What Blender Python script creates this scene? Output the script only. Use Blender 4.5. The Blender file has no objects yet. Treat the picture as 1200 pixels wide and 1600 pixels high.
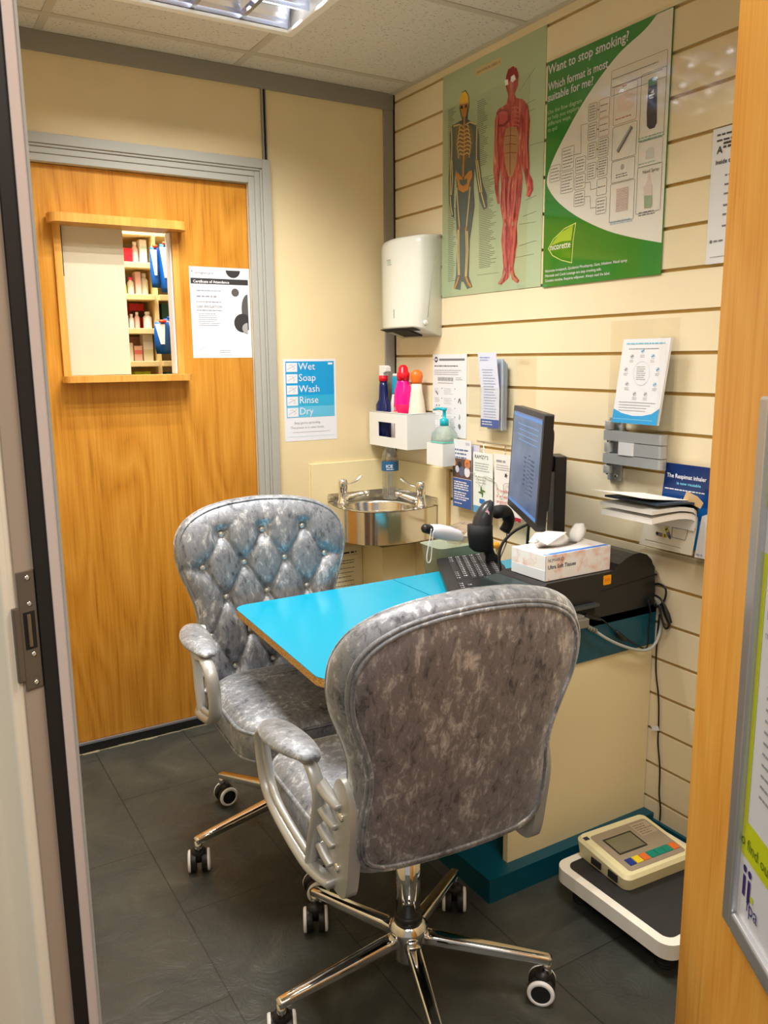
import bpy, bmesh, math, random
from mathutils import Vector, Matrix
random.seed(7)
SC = bpy.context.scene
COL = SC.collection
R = math.radians

# ------------------------------------------------------------------ camera, light, exposure
CAM = Vector((-1.69235, -2.71980, 1.29486))
AX_R = Vector((0.85568365, -0.51741384, -0.00940255))
AX_U = Vector((0.10330398, 0.15298113, 0.98281487))
AX_F = Vector((0.5070836, 0.84194993, -0.18435436))
FPX = 1284.45
cd = bpy.data.cameras.new('camera'); cam = bpy.data.objects.new('camera', cd); COL.objects.link(cam)
cd.sensor_fit = 'HORIZONTAL'; cd.sensor_width = 36; cd.lens = FPX / 1200 * 36; cd.clip_start = 0.02
m3 = Matrix((AX_R, AX_U, -AX_F)).transposed()
cam.matrix_world = Matrix.Translation(CAM) @ m3.to_4x4()
SC.camera = cam
SC.view_settings.view_transform = 'Standard'
SC.view_settings.look = 'None'
SC.view_settings.gamma = 1
SC.view_settings.use_curve_mapping = False
SC.view_settings.exposure = -0.12
w = bpy.data.worlds.new('world'); SC.world = w; w.use_nodes = True
w.node_tree.nodes['Background'].inputs[0].default_value = (1.0, 0.96, 0.91, 1)
w.node_tree.nodes['Background'].inputs[1].default_value = 0.38

def area(name, loc, rot, sx, sy, power, color=(1, 0.965, 0.905), spread=180):
    l = bpy.data.lights.new(name, 'AREA'); l.spread = R(spread); l.shape = 'RECTANGLE'; l.size = sx; l.size_y = sy
    l.energy = power; l.color = color
    o = bpy.data.objects.new(name, l); COL.objects.link(o); o.location = loc; o.rotation_euler = rot
    return o
LX0, LX1, LY0, LY1 = -1.17, -0.567, -0.955, -0.352     # ceiling fitting
for i in range(4):
    area('tube_light', ((LX0+LX1)/2, LY1-0.078-0.149*i, 2.238), (0, 0, 0), 0.56, 0.02, 7.5, spread=128)
area('room_light', (-0.75, -2.1, 2.21), (0, 0, 0), 0.56, 0.5, 16, spread=150)         # assumed lamp nearer the door, out of view, no fitting modelled
area('hall_light', (-2.1, -3.1, 2.35), (0, R(0), 0), 1.1, 0.6, 27)
area('dispensary_light', (-1.0, 0.35, 2.3), (R(20), 0, 0), 0.6, 0.4, 36, (1, 0.97, 0.92))

def ray(u, v):
    return AX_F + AX_R*((u-600)/FPX) - AX_U*((v-800)/FPX)
def at(u, v, ax, c):
    d = ray(u, v); i = 'xyz'.index(ax); t = (c-CAM[i])/d[i]
    return CAM + d*t

# ------------------------------------------------------------------ materials
MATS = {}
def srgb(r, g, b):
    f = lambda c: (c/255/12.92) if c <= 10 else (((c/255)+0.055)/1.055)**2.4
    return (f(r), f(g), f(b), 1)
def mat(name, col=(0.8, 0.8, 0.8), rough=0.5, metal=0.0, trans=0.0, ior=1.45, emit=None, es=1.0, spec=0.5, sheen=0.0, coat=0.0, alpha=1.0):
    if name in MATS: return MATS[name]
    m = bpy.data.materials.new(name); m.use_nodes = True
    b = m.node_tree.nodes['Principled BSDF']
    c = tuple(col) if len(col) == 4 else tuple(col)+(1,)
    b.inputs['Base Color'].default_value = c
    b.inputs['Roughness'].default_value = rough; b.inputs['Metallic'].default_value = metal
    b.inputs['Transmission Weight'].default_value = trans; b.inputs['IOR'].default_value = ior
    b.inputs['Specular IOR Level'].default_value = spec
    b.inputs['Sheen Weight'].default_value = sheen; b.inputs['Coat Weight'].default_value = coat
    b.inputs['Alpha'].default_value = alpha
    if emit:
        b.inputs['Emission Color'].default_value = tuple(emit)+(1,) if len(emit) == 3 else emit
        b.inputs['Emission Strength'].default_value = es
    MATS[name] = m
    return m
def S(r, g, b, rough=0.5, **k):
    return mat('c_%d_%d_%d_%d' % (r, g, b, int(rough*100)), srgb(r, g, b), rough, **k)
def nt(m):
    return m.node_tree.nodes, m.node_tree.links, m.node_tree.nodes['Principled BSDF']
def texnoise(N, L, vec, scale, detail=4, rough=0.5, dist=0.0):
    n = N.new('ShaderNodeTexNoise'); n.inputs['Scale'].default_value = scale; n.inputs['Detail'].default_value = detail
    n.inputs['Roughness'].default_value = rough; n.inputs['Distortion'].default_value = dist
    L.new(vec, n.inputs['Vector']); return n
def ramp(N, L, fac, stops):
    r = N.new('ShaderNodeValToRGB'); e = r.color_ramp.elements
    while len(e) < len(stops): e.new(0.5)
    for i, (p, c) in enumerate(stops): e[i].position = p; e[i].color = tuple(c) if len(c) == 4 else tuple(c)+(1,)
    L.new(fac, r.inputs['Fac']); return r
def coords(N, L, scale=(1, 1, 1), rot=(0, 0, 0), loc=(0, 0, 0)):
    t = N.new('ShaderNodeTexCoord'); mp = N.new('ShaderNodeMapping')
    mp.inputs['Scale'].default_value = scale; mp.inputs['Rotation'].default_value = rot; mp.inputs['Location'].default_value = loc
    L.new(t.outputs['Object'], mp.inputs['Vector']); return mp.outputs['Vector']
def bump(N, L, b, h, strength, dist=0.01):
    bp = N.new('ShaderNodeBump'); bp.inputs['Strength'].default_value = strength; bp.inputs['Distance'].default_value = dist
    L.new(h, bp.inputs['Height']); L.new(bp.outputs['Normal'], b.inputs['Normal'])

def wood(name, dark, mid, light, rough=0.35, sc=1.0, grain_rot=0):
    m = mat(name, mid, rough); N, L, b = nt(m)
    v = coords(N, L, (4.2*sc, 4.2*sc, 0.7*sc), (0, 0, grain_rot))
    n1 = texnoise(N, L, v, 1.0, 2, 0.45, 0.15)
    mx = N.new('ShaderNodeMath'); mx.operation = 'MULTIPLY'; mx.inputs[1].default_value = 24
    L.new(n1.outputs['Fac'], mx.inputs[0])
    fr = N.new('ShaderNodeMath'); fr.operation = 'PINGPONG'; fr.inputs[1].default_value = 1.0
    L.new(mx.outputs[0], fr.inputs[0])
    v2 = coords(N, L, (90*sc, 90*sc, 2.5*sc), (0, 0, grain_rot))
    n2 = texnoise(N, L, v2, 1.5, 4, 0.6)
    ad = N.new('ShaderNodeMath'); ad.operation = 'MULTIPLY_ADD'; ad.inputs[1].default_value = 0.30
    L.new(fr.outputs[0], ad.inputs[0]); 
    m2 = N.new('ShaderNodeMath'); m2.operation = 'MULTIPLY'; m2.inputs[1].default_value = 0.95
    L.new(n2.outputs['Fac'], m2.inputs[0]); L.new(m2.outputs[0], ad.inputs[2])
    r = ramp(N, L, ad.outputs[0], [(0.22, dark), (0.5, mid), (0.85, light)])
    L.new(r.outputs['Color'], b.inputs['Base Color'])
    bump(N, L, b, n2.outputs['Fac'], 0.08, 0.002)
    return m
OAK = wood('oak_veneer', srgb(142, 88, 20), srgb(186, 124, 36), srgb(204, 144, 54), 0.36)
OAK2 = wood('oak_pale', srgb(216, 142, 50), srgb(238, 168, 66), srgb(246, 184, 86), 0.42, 1.3)
OAKT = wood('oak_trim', srgb(188, 124, 46), srgb(208, 146, 64), srgb(218, 162, 80), 0.4, 1.0)

def cream_mat(name, col, var=0.05, sc=3):
    m = mat(name, col, 0.55); N, L, b = nt(m)
    n = texnoise(N, L, coords(N, L), sc, 3)
    d = tuple(c*(1-var) for c in col[:3]); l = tuple(min(1, c*(1+var)) for c in col[:3])
    r = ramp(N, L, n.outputs['Fac'], [(0.3, d), (0.7, l)]); L.new(r.outputs['Color'], b.inputs['Base Color'])
    n2 = texnoise(N, L, coords(N, L), 350, 2); bump(N, L, b, n2.outputs['Fac'], 0.05, 0.001)
    return m
CREAM_B = cream_mat('cream_wall_vinyl', srgb(226, 208, 166))
CREAM_S = cream_mat('cream_slatwall', srgb(230, 216, 184), 0.03)
CREAM_P = cream_mat('cream_laminate', srgb(228, 212, 168), 0.02)
GROOVE = mat('slat_groove', srgb(190, 158, 92), 0.5)
GREY_T = mat('grey_trim', srgb(142, 138, 130), 0.45)
GREY_D = mat('grey_door_frame', srgb(166, 166, 160), 0.4)
BLACK = mat('black_plastic', (0.012, 0.012, 0.013), 0.4)
BLACKM = mat('black_matt', (0.008, 0.008, 0.009), 0.7)
CHROME = mat('chrome', (0.86, 0.85, 0.83), 0.08, 1.0)
STEEL = mat('stainless_steel', (0.72, 0.69, 0.64), 0.16, 1.0)
SILVER = mat('silver_paint', srgb(188, 188, 186), 0.34, 0.45)
WHITE = mat('white_plastic', srgb(228, 229, 228), 0.3)
PAPER = mat('paper', srgb(226, 227, 233), 0.6)
LAMW = mat('laminated_paper', srgb(224, 227, 236), 0.25)
TEAL = mat('dark_teal_laminate', srgb(0, 74, 92), 0.35)
BLUE = mat('bright_blue_laminate', srgb(4, 150, 186), 0.24)
def thin_clear(name, tint, gloss, rough=0.05):
    m = bpy.data.materials.new(name); m.use_nodes = True; N, L = m.node_tree.nodes, m.node_tree.links
    N.remove(N['Principled BSDF']); out = N['Material Output']
    t = N.new('ShaderNodeBsdfTransparent'); t.inputs[0].default_value = tuple(tint)+(1,)
    g = N.new('ShaderNodeBsdfGlossy'); g.inputs['Roughness'].default_value = rough; g.inputs[0].default_value = (1, 1, 1, 1)
    lw = N.new('ShaderNodeLayerWeight'); lw.inputs[0].default_value = 0.5
    f = N.new('ShaderNodeMath'); f.operation = 'POWER'; f.inputs[1].default_value = 4.5; L.new(lw.outputs['Facing'], f.inputs[0])
    a = N.new('ShaderNodeMath'); a.operation = 'ADD'; a.inputs[1].default_value = gloss; a.use_clamp = True
    L.new(f.outputs[0], a.inputs[0]); mx = N.new('ShaderNodeMixShader'); L.new(a.outputs[0], mx.inputs[0]); L.new(t.outputs[0], mx.inputs[1]); L.new(g.outputs[0], mx.inputs[2]); L.new(mx.outputs[0], out.inputs[0])
    MATS[name] = m; return m
CLEAR = thin_clear('clear_acrylic', (0.985, 0.985, 0.975), 0.025)
def chip_mat():
    m = mat('chipboard', srgb(200, 150, 80), 0.8); N, L, b = nt(m)
    n = texnoise(N, L, coords(N, L), 260, 4, 0.7)
    r = ramp(N, L, n.outputs['Fac'], [(0.35, srgb(120, 80, 35)), (0.5, srgb(196, 146, 76)), (0.7, srgb(226, 186, 116))])
    L.new(r.outputs['Color'], b.inputs['Base Color']); return m
CHIP = chip_mat()
def tile_mat():
    m = mat('ceiling_tile', srgb(226, 222, 212), 0.9); N, L, b = nt(m)
    v = N.new('ShaderNodeTexVoronoi'); v.inputs['Scale'].default_value = 1; L.new(coords(N, L, (60, 140, 60), (0, 0, 0.5)), v.inputs['Vector'])
    n = texnoise(N, L, coords(N, L), 45, 4, 0.7)
    a = N.new('ShaderNodeMath'); a.operation = 'MULTIPLY'; L.new(v.outputs['Distance'], a.inputs[0]); L.new(n.outputs['Fac'], a.inputs[1])
    r = ramp(N, L, a.outputs[0], [(0.05, srgb(140, 134, 120)), (0.12, srgb(218, 214, 204))])
    L.new(r.outputs['Color'], b.inputs['Base Color']); bump(N, L, b, a.outputs[0], 0.5, 0.003); return m
TILE = tile_mat()
def slate_mat():
    m = mat('slate_floor', (0.05, 0.05, 0.045), 0.42); N, L, b = nt(m)
    v = coords(N, L)
    n = texnoise(N, L, v, 5, 8, 0.62, 0.9)
    n3 = texnoise(N, L, v, 1.7, 3, 0.5)
    r = ramp(N, L, n.outputs['Fac'], [(0.3, srgb(44, 46, 43)), (0.5, srgb(68, 69, 63)), (0.62, srgb(80, 81, 73)), (0.75, srgb(108, 108, 96))])
    r3 = ramp(N, L, n3.outputs['Fac'], [(0.35, srgb(52, 58, 54)), (0.65, srgb(72, 66, 57))])
    mx = N.new('ShaderNodeMix'); mx.data_type = 'RGBA'; mx.inputs[0].default_value = 0.35
    L.new(r.outputs['Color'], mx.inputs[6]); L.new(r3.outputs['Color'], mx.inputs[7])
    br = N.new('ShaderNodeTexBrick'); br.offset = 0.5; br.inputs['Scale'].default_value = 1.0
    br.inputs['Brick Width'].default_value = 0.6; br.inputs['Row Height'].default_value = 0.3
    br.inputs['Mortar Size'].default_value = 0.0016; br.inputs['Mortar Smooth'].default_value = 0.1
    br.inputs['Color1'].default_value = (1, 1, 1, 1); br.inputs['Color2'].default_value = (0.82, 0.82, 0.82, 1); br.inputs['Mortar'].default_value = (0.3, 0.3, 0.28, 1)
    # texture x = world y, texture y = world x
    t = N.new('ShaderNodeTexCoord'); sp = N.new('ShaderNodeSeparateXYZ'); cb = N.new('ShaderNodeCombineXYZ')
    L.new(t.outputs['Object'], sp.inputs[0])
    a1 = N.new('ShaderNodeMath'); a1.inputs[1].default_value = 6.075; L.new(sp.outputs['Y'], a1.inputs[0])
    a2 = N.new('ShaderNodeMath'); a2.inputs[1].default_value = 6.005; L.new(sp.outputs['X'], a2.inputs[0])
    L.new(a1.outputs[0], cb.inputs[0]); L.new(a2.outputs[0], cb.inputs[1]); L.new(cb.outputs[0], br.inputs['Vector'])
    mm = N.new('ShaderNodeMix'); mm.data_type = 'RGBA'; mm.blend_type = 'MULTIPLY'; mm.inputs[0].default_value = 1
    L.new(mx.outputs[2], mm.inputs[6]); L.new(br.outputs['Color'], mm.inputs[7]); L.new(mm.outputs[2], b.inputs['Base Color'])
    n4 = texnoise(N, L, v, 14, 6, 0.65, 1.2)
    bump(N, L, b, n4.outputs['Fac'], 0.45, 0.007)
    rr = ramp(N, L, n.outputs['Fac'], [(0.3, (0.5, 0.5, 0.5)), (0.7, (0.34, 0.34, 0.34))]); L.new(rr.outputs['Color'], b.inputs['Roughness'])
    return m
SLATE = slate_mat()
def velvet_mat(name, lo, mid, hi, sc=1.0):
    m = mat(name, mid, 0.55, sheen=0.6); N, L, b = nt(m)
    v = coords(N, L, (1, 1, 0.48))
    n = texnoise(N, L, v, 58*sc, 7, 0.74, 0.5)
    n2 = texnoise(N, L, v, 11*sc, 4, 0.6, 0.4)
    a = N.new('ShaderNodeMath'); a.operation = 'MULTIPLY_ADD'; a.inputs[1].default_value = 0.68
    s = N.new('ShaderNodeMath'); s.operation = 'MULTIPLY'; s.inputs[1].default_value = 0.36
    L.new(n2.outputs['Fac'], s.inputs[0]); L.new(n.outputs['Fac'], a.inputs[0]); L.new(s.outputs[0], a.inputs[2])
    r = ramp(N, L, a.outputs[0], [(0.38, lo), (0.49, mid), (0.54, mid), (0.66, hi)])
    L.new(r.outputs['Color'], b.inputs['Base Color'])
    b.inputs['Sheen Roughness'].default_value = 0.35
    rr = ramp(N, L, a.outputs[0], [(0.4, (0.6, 0.6, 0.6)), (0.66, (0.36, 0.36, 0.36))]); L.new(rr.outputs['Color'], b.inputs['Roughness'])
    b.inputs['Metallic'].default_value = 0.5
    bump(N, L, b, n.outputs['Fac'], 0.3, 0.004)
    return m
VELVET = velvet_mat('grey_crushed_velvet', srgb(72, 76, 84), srgb(138, 141, 148), srgb(228, 230, 234))
VELVET_B = velvet_mat('grey_crushed_velvet_panel', srgb(66, 62, 66), srgb(138, 131, 134), srgb(220, 216, 218), 1.1)

# ------------------------------------------------------------------ mesh builder
class MB:
    def __init__(s): s.v = []; s.f = []; s.m = []; s.sm = []; s.mats = []
    def mi(s, m):
        if m not in s.mats: s.mats.append(m)
        return s.mats.index(m)
    def add(s, vs, fs, m, smooth=False, M=None):
        o = len(s.v)
        for p in vs:
            p = Vector(p); s.v.append(M @ p if M else p)
        k = s.mi(m)
        for f in fs: s.f.append([i+o for i in f]); s.m.append(k); s.sm.append(smooth)
        return s
    def box(s, lo, hi, m, M=None):
        x0, y0, z0 = lo; x1, y1, z1 = hi
        x0, x1 = min(x0, x1), max(x0, x1); y0, y1 = min(y0, y1), max(y0, y1); z0, z1 = min(z0, z1), max(z0, z1)
        vs = [(x0, y0, z0), (x1, y0, z0), (x1, y1, z0), (x0, y1, z0), (x0, y0, z1), (x1, y0, z1), (x1, y1, z1), (x0, y1, z1)]
        fs = [(0, 3, 2, 1), (4, 5, 6, 7), (0, 1, 5, 4), (1, 2, 6, 5), (2, 3, 7, 6), (3, 0, 4, 7)]
        return s.add(vs, fs, m, False, M)
    def prism(s, poly, F, h0, h1, m, side=None, smooth=False):
        # poly 2D, F(a,b,h)->xyz
        n = len(poly)
        vs = [F(a, b, h0) for a, b in poly]+[F(a, b, h1) for a, b in poly]
        s.add(vs, [tuple(range(n-1, -1, -1)), tuple(range(n, 2*n))], m)
        s.add(vs, [(i, (i+1) % n, n+(i+1) % n, n+i) for i in range(n)], side or m, smooth)
        return s
    def flat(s, poly, F, h, m):
        return s.add([F(a, b, h) for a, b in poly], [tuple(range(len(poly)))], m)
    def rings(s, rings, m, closed=True, cap=True, smooth=True):
        n = len(rings[0]); vs = [p for r in rings for p in r]; fs = []
        for j in range(len(rings)-1):
            for i in range(n if closed else n-1):
                a = j*n+i; b_ = j*n+(i+1) % n; fs.append((a, b_, b_+n, a+n))
        if cap:
            fs.append(tuple(range(n-1, -1, -1))); fs.append(tuple((len(rings)-1)*n+i for i in range(n)))
        return s.add(vs, fs, m, smooth)
    def tube(s, path, r, m, seg=10, closed=False, cap=True):
        P = [Vector(p) for p in path]; n = len(P); rs = []; up = None
        rad = r if isinstance(r, (list, tuple)) else [r]*n
        for i in range(n):
            if closed: t = P[(i+1) % n]-P[i-1]
            else: t = P[min(i+1, n-1)]-P[max(i-1, 0)]
            t.normalize()
            if up is None: up = Vector((0, 0, 1)) if abs(t.z) < 0.9 else Vector((1, 0, 0))
            sd = t.cross(up).normalized(); up = sd.cross(t).normalized()
            rs.append([P[i]+(sd*math.cos(a)+up*math.sin(a))*rad[i] for a in [2*math.pi*k/seg for k in range(seg)]])
        if closed: rs.append(rs[0])
        return s.rings(rs, m, True, cap and not closed)
    def lathe(s, prof, c, m, seg=24, axis=(0, 0, 1), cap=True):
        # prof list of (r, h)
        A = Vector(axis).normalized(); B = A.orthogonal().normalized(); D = A.cross(B); c = Vector(c)
        rs = [[c+A*h+(B*math.cos(t)+D*math.sin(t))*max(r, 1e-5) for t in [2*math.pi*k/seg for k in range(seg)]] for r, h in prof]
        return s.rings(rs, m, True, cap)
    def sweep(s, path, sec, m, side=(1, 0, 0), smooth=True, scale=None):
        P = [Vector(p) for p in path]; n = len(P); X = Vector(side).normalized(); rs = []
        for i in range(n):
            t = (P[min(i+1, n-1)]-P[max(i-1, 0)]).normalized(); nn = t.cross(X).normalized(); k = scale[i] if scale else 1
            rs.append([P[i]+X*a*k+nn*b*k for a, b in sec])
        return s.rings(rs, m, True, True, smooth)
    def sphere(s, c, r, m, seg=16, sc=(1, 1, 1)):
        c = Vector(c); rs = []
        for j in range(seg//2+1):
            ph = math.pi*j/(seg//2); rr = max(math.sin(ph), 1e-4)
            rs.append([c+Vector((rr*math.cos(t)*r*sc[0], rr*math.sin(t)*r*sc[1], -math.cos(ph)*r*sc[2])) for t in [2*math.pi*k/seg for k in range(seg)]])
        return s.rings(rs, m)
    def mesh(s, name):
        me = bpy.data.meshes.new(name); me.from_pydata([tuple(p) for p in s.v], [], s.f)
        for mm in s.mats: me.materials.append(mm)
        me.polygons.foreach_set('material_index', s.m); me.polygons.foreach_set('use_smooth', s.sm); me.update()
        return me
    def build(s, name, parent=None, origin=None, bevel=0, segs=2, label=None, recalc=True):
        """verts are in world coordinates if origin is given (top level) or the parent has rotation 0; else local to the parent"""
        if origin is not None:
            o0 = Vector(origin); s.v = [p-o0 for p in s.v]
        me = s.mesh(name)
        if recalc:
            bm = bmesh.new(); bm.from_mesh(me); bmesh.ops.recalc_face_normals(bm, faces=bm.faces); bm.to_mesh(me); bm.free()
        o = bpy.data.objects.new(name, me); COL.objects.link(o)
        if origin is not None: o.location = origin
        if parent: o.parent = parent
        if bevel:
            md = o.modifiers.new('bevel', 'BEVEL'); md.width = bevel; md.segments = segs; md.limit_method = 'ANGLE'; md.angle_limit = R(50)
        if label: o['label'] = label
        return o
def W(mb, parent):
    """shift world-coordinate verts into the parent's frame (parents without rotation, up to two levels)"""
    off = Vector((0, 0, 0)); p = parent
    while p: off += p.location; p = p.parent
    mb.v = [q-off for q in mb.v]; return mb
def part(mb, name, parent, **k):
    W(mb, parent); return mb.build(name, parent, **k)
def thing(name, label, cat, loc, rotz=0, group=None):
    o = bpy.data.objects.new(name, None); COL.objects.link(o); o.location = loc; o.rotation_euler = (0, 0, rotz)
    o.empty_display_size = 0.05
    o['label'] = label; o['category'] = cat
    if group: o['group'] = group
    return o
def tag(o, label, cat, group=None):
    o['label'] = label; o['category'] = cat
    if group: o['group'] = group
    return o
def struct(o, label=None):
    o['kind'] = 'structure'
    if label: o['label'] = label
    return o
def copy_tree(o, parent=None):
    c = o.copy(); COL.objects.link(c); c.parent = parent
    for ch in [x for x in list(bpy.data.objects) if x.parent == o]: copy_tree(ch, c)
    return c
def rrect(x0, y0, x1, y1, r, n=5):
    P = []
    for cx, cy, a in ((x1-r, y0+r, -90), (x1-r, y1-r, 0), (x0+r, y1-r, 90), (x0+r, y0+r, 180)):
        for i in range(n+1): t = R(a+90*i/n); P.append((cx+r*math.cos(t), cy+r*math.sin(t)))
    return P
def crom(pts, n=6, closed=False):
    P = [Vector(p) for p in pts]; out = []; N_ = len(P)
    rng = range(N_ if closed else N_-1)
    for i in rng:
        if closed: p0, p1, p2, p3 = P[i-1], P[i], P[(i+1) % N_], P[(i+2) % N_]
        else: p0, p1, p2, p3 = P[max(i-1, 0)], P[i], P[i+1], P[min(i+2, N_-1)]
        for k in range(n):
            t = k/n
            out.append(0.5*((2*p1)+(-p0+p2)*t+(2*p0-5*p1+4*p2-p3)*t*t+(-p0+3*p1-3*p2+p3)*t*t*t))
    if not closed: out.append(P[-1])
    return out

# text as filled outlines, cached
_tc = {}
def text_polys(s, bold=False):
    key = s
    if key in _tc: return _tc[key]
    cu = bpy.data.curves.new('t', 'FONT'); cu.body = s; cu.size = 1; cu.resolution_u = 2
    ob = bpy.data.objects.new('t', cu); COL.objects.link(ob)
    dg = bpy.context.evaluated_depsgraph_get(); me = bpy.data.meshes.new_from_object(ob.evaluated_get(dg))
    vs = [tuple(v.co) for v in me.vertices]; fs = [tuple(p.vertices) for p in me.polygons]
    bpy.data.objects.remove(ob); bpy.data.curves.remove(cu); bpy.data.meshes.remove(me)
    _tc[key] = (vs, fs); return _tc[key]
EPS = 0.0004
class Art(MB):
    """flat printed thing: F(a,b,h) maps page metres to world, h is height off the page"""
    def __init__(s, F): super().__init__(); s.F = F; s.lay = 1
    def poly(s, pts, m, lay=1): s.flat(pts, s.F, lay*EPS, m); return s
    def rect(s, a0, b0, a1, b1, m, lay=1): return s.poly([(a0, b0), (a1, b0), (a1, b1), (a0, b1)], m, lay)
    def ring(s, pts, wd, m, lay=2):
        n = len(pts)
        for i in range(n): s.line([pts[i], pts[(i+1) % n]], wd, m, lay)
        return s
    def line(s, pts, wd, m, lay=2):
        ws = wd if isinstance(wd, (list, tuple)) else [wd]*len(pts)
        for i in range(len(pts)-1):
            a = Vector(pts[i]); b = Vector(pts[i+1]); d = b-a
            if d.length < 1e-6: continue
            d.normalize(); n = Vector((-d.y, d.x))
            s.poly([tuple(a-n*ws[i]/2), tuple(b-n*ws[i+1]/2), tuple(b+n*ws[i+1]/2), tuple(a+n*ws[i]/2)], m, lay)
        return s
    def disc(s, c, rx, ry, m, lay=2, n=24, a0=0, a1=360):
        return s.poly([(c[0]+rx*math.cos(R(a0+(a1-a0)*i/(n-1 if a1-a0 < 360 else n))), c[1]+ry*math.sin(R(a0+(a1-a0)*i/(n-1 if a1-a0 < 360 else n)))) for i in range(n)], m, lay)
    def text(s, t, a, b, size, m, lay=3, bold=0.0, sx=1.0, slant=0.0, width=None, rot=0.0):
        vs, fs = text_polys(t)
        if not vs: return s
        if width:
            wmax = max(v[0] for v in vs); sx = width/(wmax*size)
        offs = [(0, 0)] if not bold else [(-bold*size, 0), (bold*size, 0), (0, bold*size), (0, -bold*size)]
        c, n = math.cos(rot), math.sin(rot)
        for i, (ox, oy) in enumerate(offs):
            P = []
            for v in vs:
                x = v[0]*size*sx+ox; y = v[1]*size+oy+v[0]*size*sx*slant
                P.append(s.F(a+x*c-y*n, b+x*n+y*c, (lay+0.1*i)*EPS))
            s.add(P, fs, m)
        return s
    def lines(s, a0, b0, a1, rows, pitch, wd, m, lay=2, jag=0.25):
        for i in range(rows):
            s.rect(a0, b0-i*pitch-wd/2, a1-(a1-a0)*random.random()*jag, b0-i*pitch+wd/2, m, lay)
        return s
    def words(s, a0, b0, a1, rows, pitch, h, m, lay=2, jag=0.3):
        for i in range(rows):
            x = a0; end = a1-(a1-a0)*random.random()*jag
            while x < end:
                wl = min(h*(1.5+random.random()*3.5), end-x)
                s.rect(x, b0-i*pitch-h/2, x+wl, b0-i*pitch+h/2, m, lay); x += wl+h*0.7
        return s
INK = S(60, 60, 66, 0.6); INKL = S(150, 152, 160, 0.6); INKM = S(110, 112, 120, 0.6)
def FX(x0):    # page on the right wall: a runs to the right in the picture (-y), b up
    return lambda a, b, h: Vector((x0-h, -a, b))
def FY(y0):    # page on the back wall: a = x, b = z
    return lambda a, b, h: Vector((a, y0-h, b))

# ================================================================== STRUCTURE
H = 2.229
WL, WF = -1.575, -2.75
JX, JY = -1.5635, -1.908            # latch-side jamb
HX, HY = -1.215, -2.722          # hinge side
def zg(k): return 2.2-0.1*k
mb = MB(); mb.box((-4.2, -5.0, -0.05), (0.1, 1.8, 0), SLATE)
struct(mb.build('floor', origin=(0, 0, 0)), 'dark slate effect floor tiles')
# ceiling with exposed grid
mb = MB()
fx0, fx1, fy0, fy1 = LX0, LX1, LY0, LY1
for (a, b, c, d) in ((WL-0.3, fx0, WF, 0), (fx1, 0.06, WF, 0), (fx0, fx1, WF, fy0), (fx0, fx1, fy1, 0)):
    mb.box((a, b if False else c, H), (b, d, H+0.02), TILE)
mb.box((WL-0.3, WF, H+0.16), (0.06, 0.02, H+0.18), TILE)
struct(mb.build('ceiling', origin=(0, 0, 0)), 'speckled white ceiling tiles in a suspended grid')
mb = MB(); GRID = mat('ceiling_grid_bar', srgb(196, 190, 176), 0.5)
for x in (-0.605, -1.205):
    mb.box((x-0.012, fy1+0.005, H-0.002), (x+0.012, 0, H+0.001), GRID)
    mb.box((x-0.012, WF, H-0.002), (x+0.012, fy0-0.005, H+0.001), GRID)
for y in (-0.142, -0.742, -1.342, -1.942, -2.542):
    if y == -0.742: mb.box((fx1+0.02, y-0.012, H-0.0025), (0, y+0.012, H+0.001), GRID)
    else: mb.box((WL, y-0.012, H-0.0025), (0, y+0.012, H+0.001), GRID)
mb.box((-0.02, WF, H-0.003), (0, -0.0, H), GRID)
struct(mb.build('trim_1', origin=(0, 0, H)), 'ceiling grid bars')
# back wall: door opening x -1.345..-0.577, z 0..1.872
DX0, DX1, DT = -1.345, -0.577, 1.872
mb = MB()
mb.box((DX1, 0, 0), (0.012, 0.07, H), CREAM_B); mb.box((WL-0.02, 0, 0), (DX0, 0.07, H), CREAM_B); mb.box((DX0, 0, DT), (DX1, 0.07, H), CREAM_B)
struct(mb.build('wall_back', origin=(0, 0, 0)), 'cream vinyl partition wall')
mb = MB()
mb.box((WL, -0.012, H-0.055), (0.0, 0, H-0.001), GREY_T)
o = struct(mb.build('trim_2', origin=(0, 0, H), bevel=0.001), 'grey strip along the top of the back wall')
mb = MB()
mb.box((-0.519, -0.009, 1.945), (-0.513, 0, H-0.055), GREY_T); mb.box((-0.513, -0.003, 1.945), (-0.505, 0, H-0.055), BLACKM); mb.box((-0.505, -0.009, 1.945), (-0.502, 0, H-0.055), GREY_T)
struct(mb.build('trim_3', origin=(-0.51, 0, 1.94)), 'grey joint strip with a black slot above the door frame')
mb = MB(); mb.box((-0.044, -0.010, 0.915), (-0.006, 0, H-0.055), GREY_T); mb.box((-0.006, -0.012, 0.915), (0, 0, H), BLACKM)
struct(mb.build('trim_4', origin=(-0.02, 0, 0)), 'grey strip up the room corner')
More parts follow.
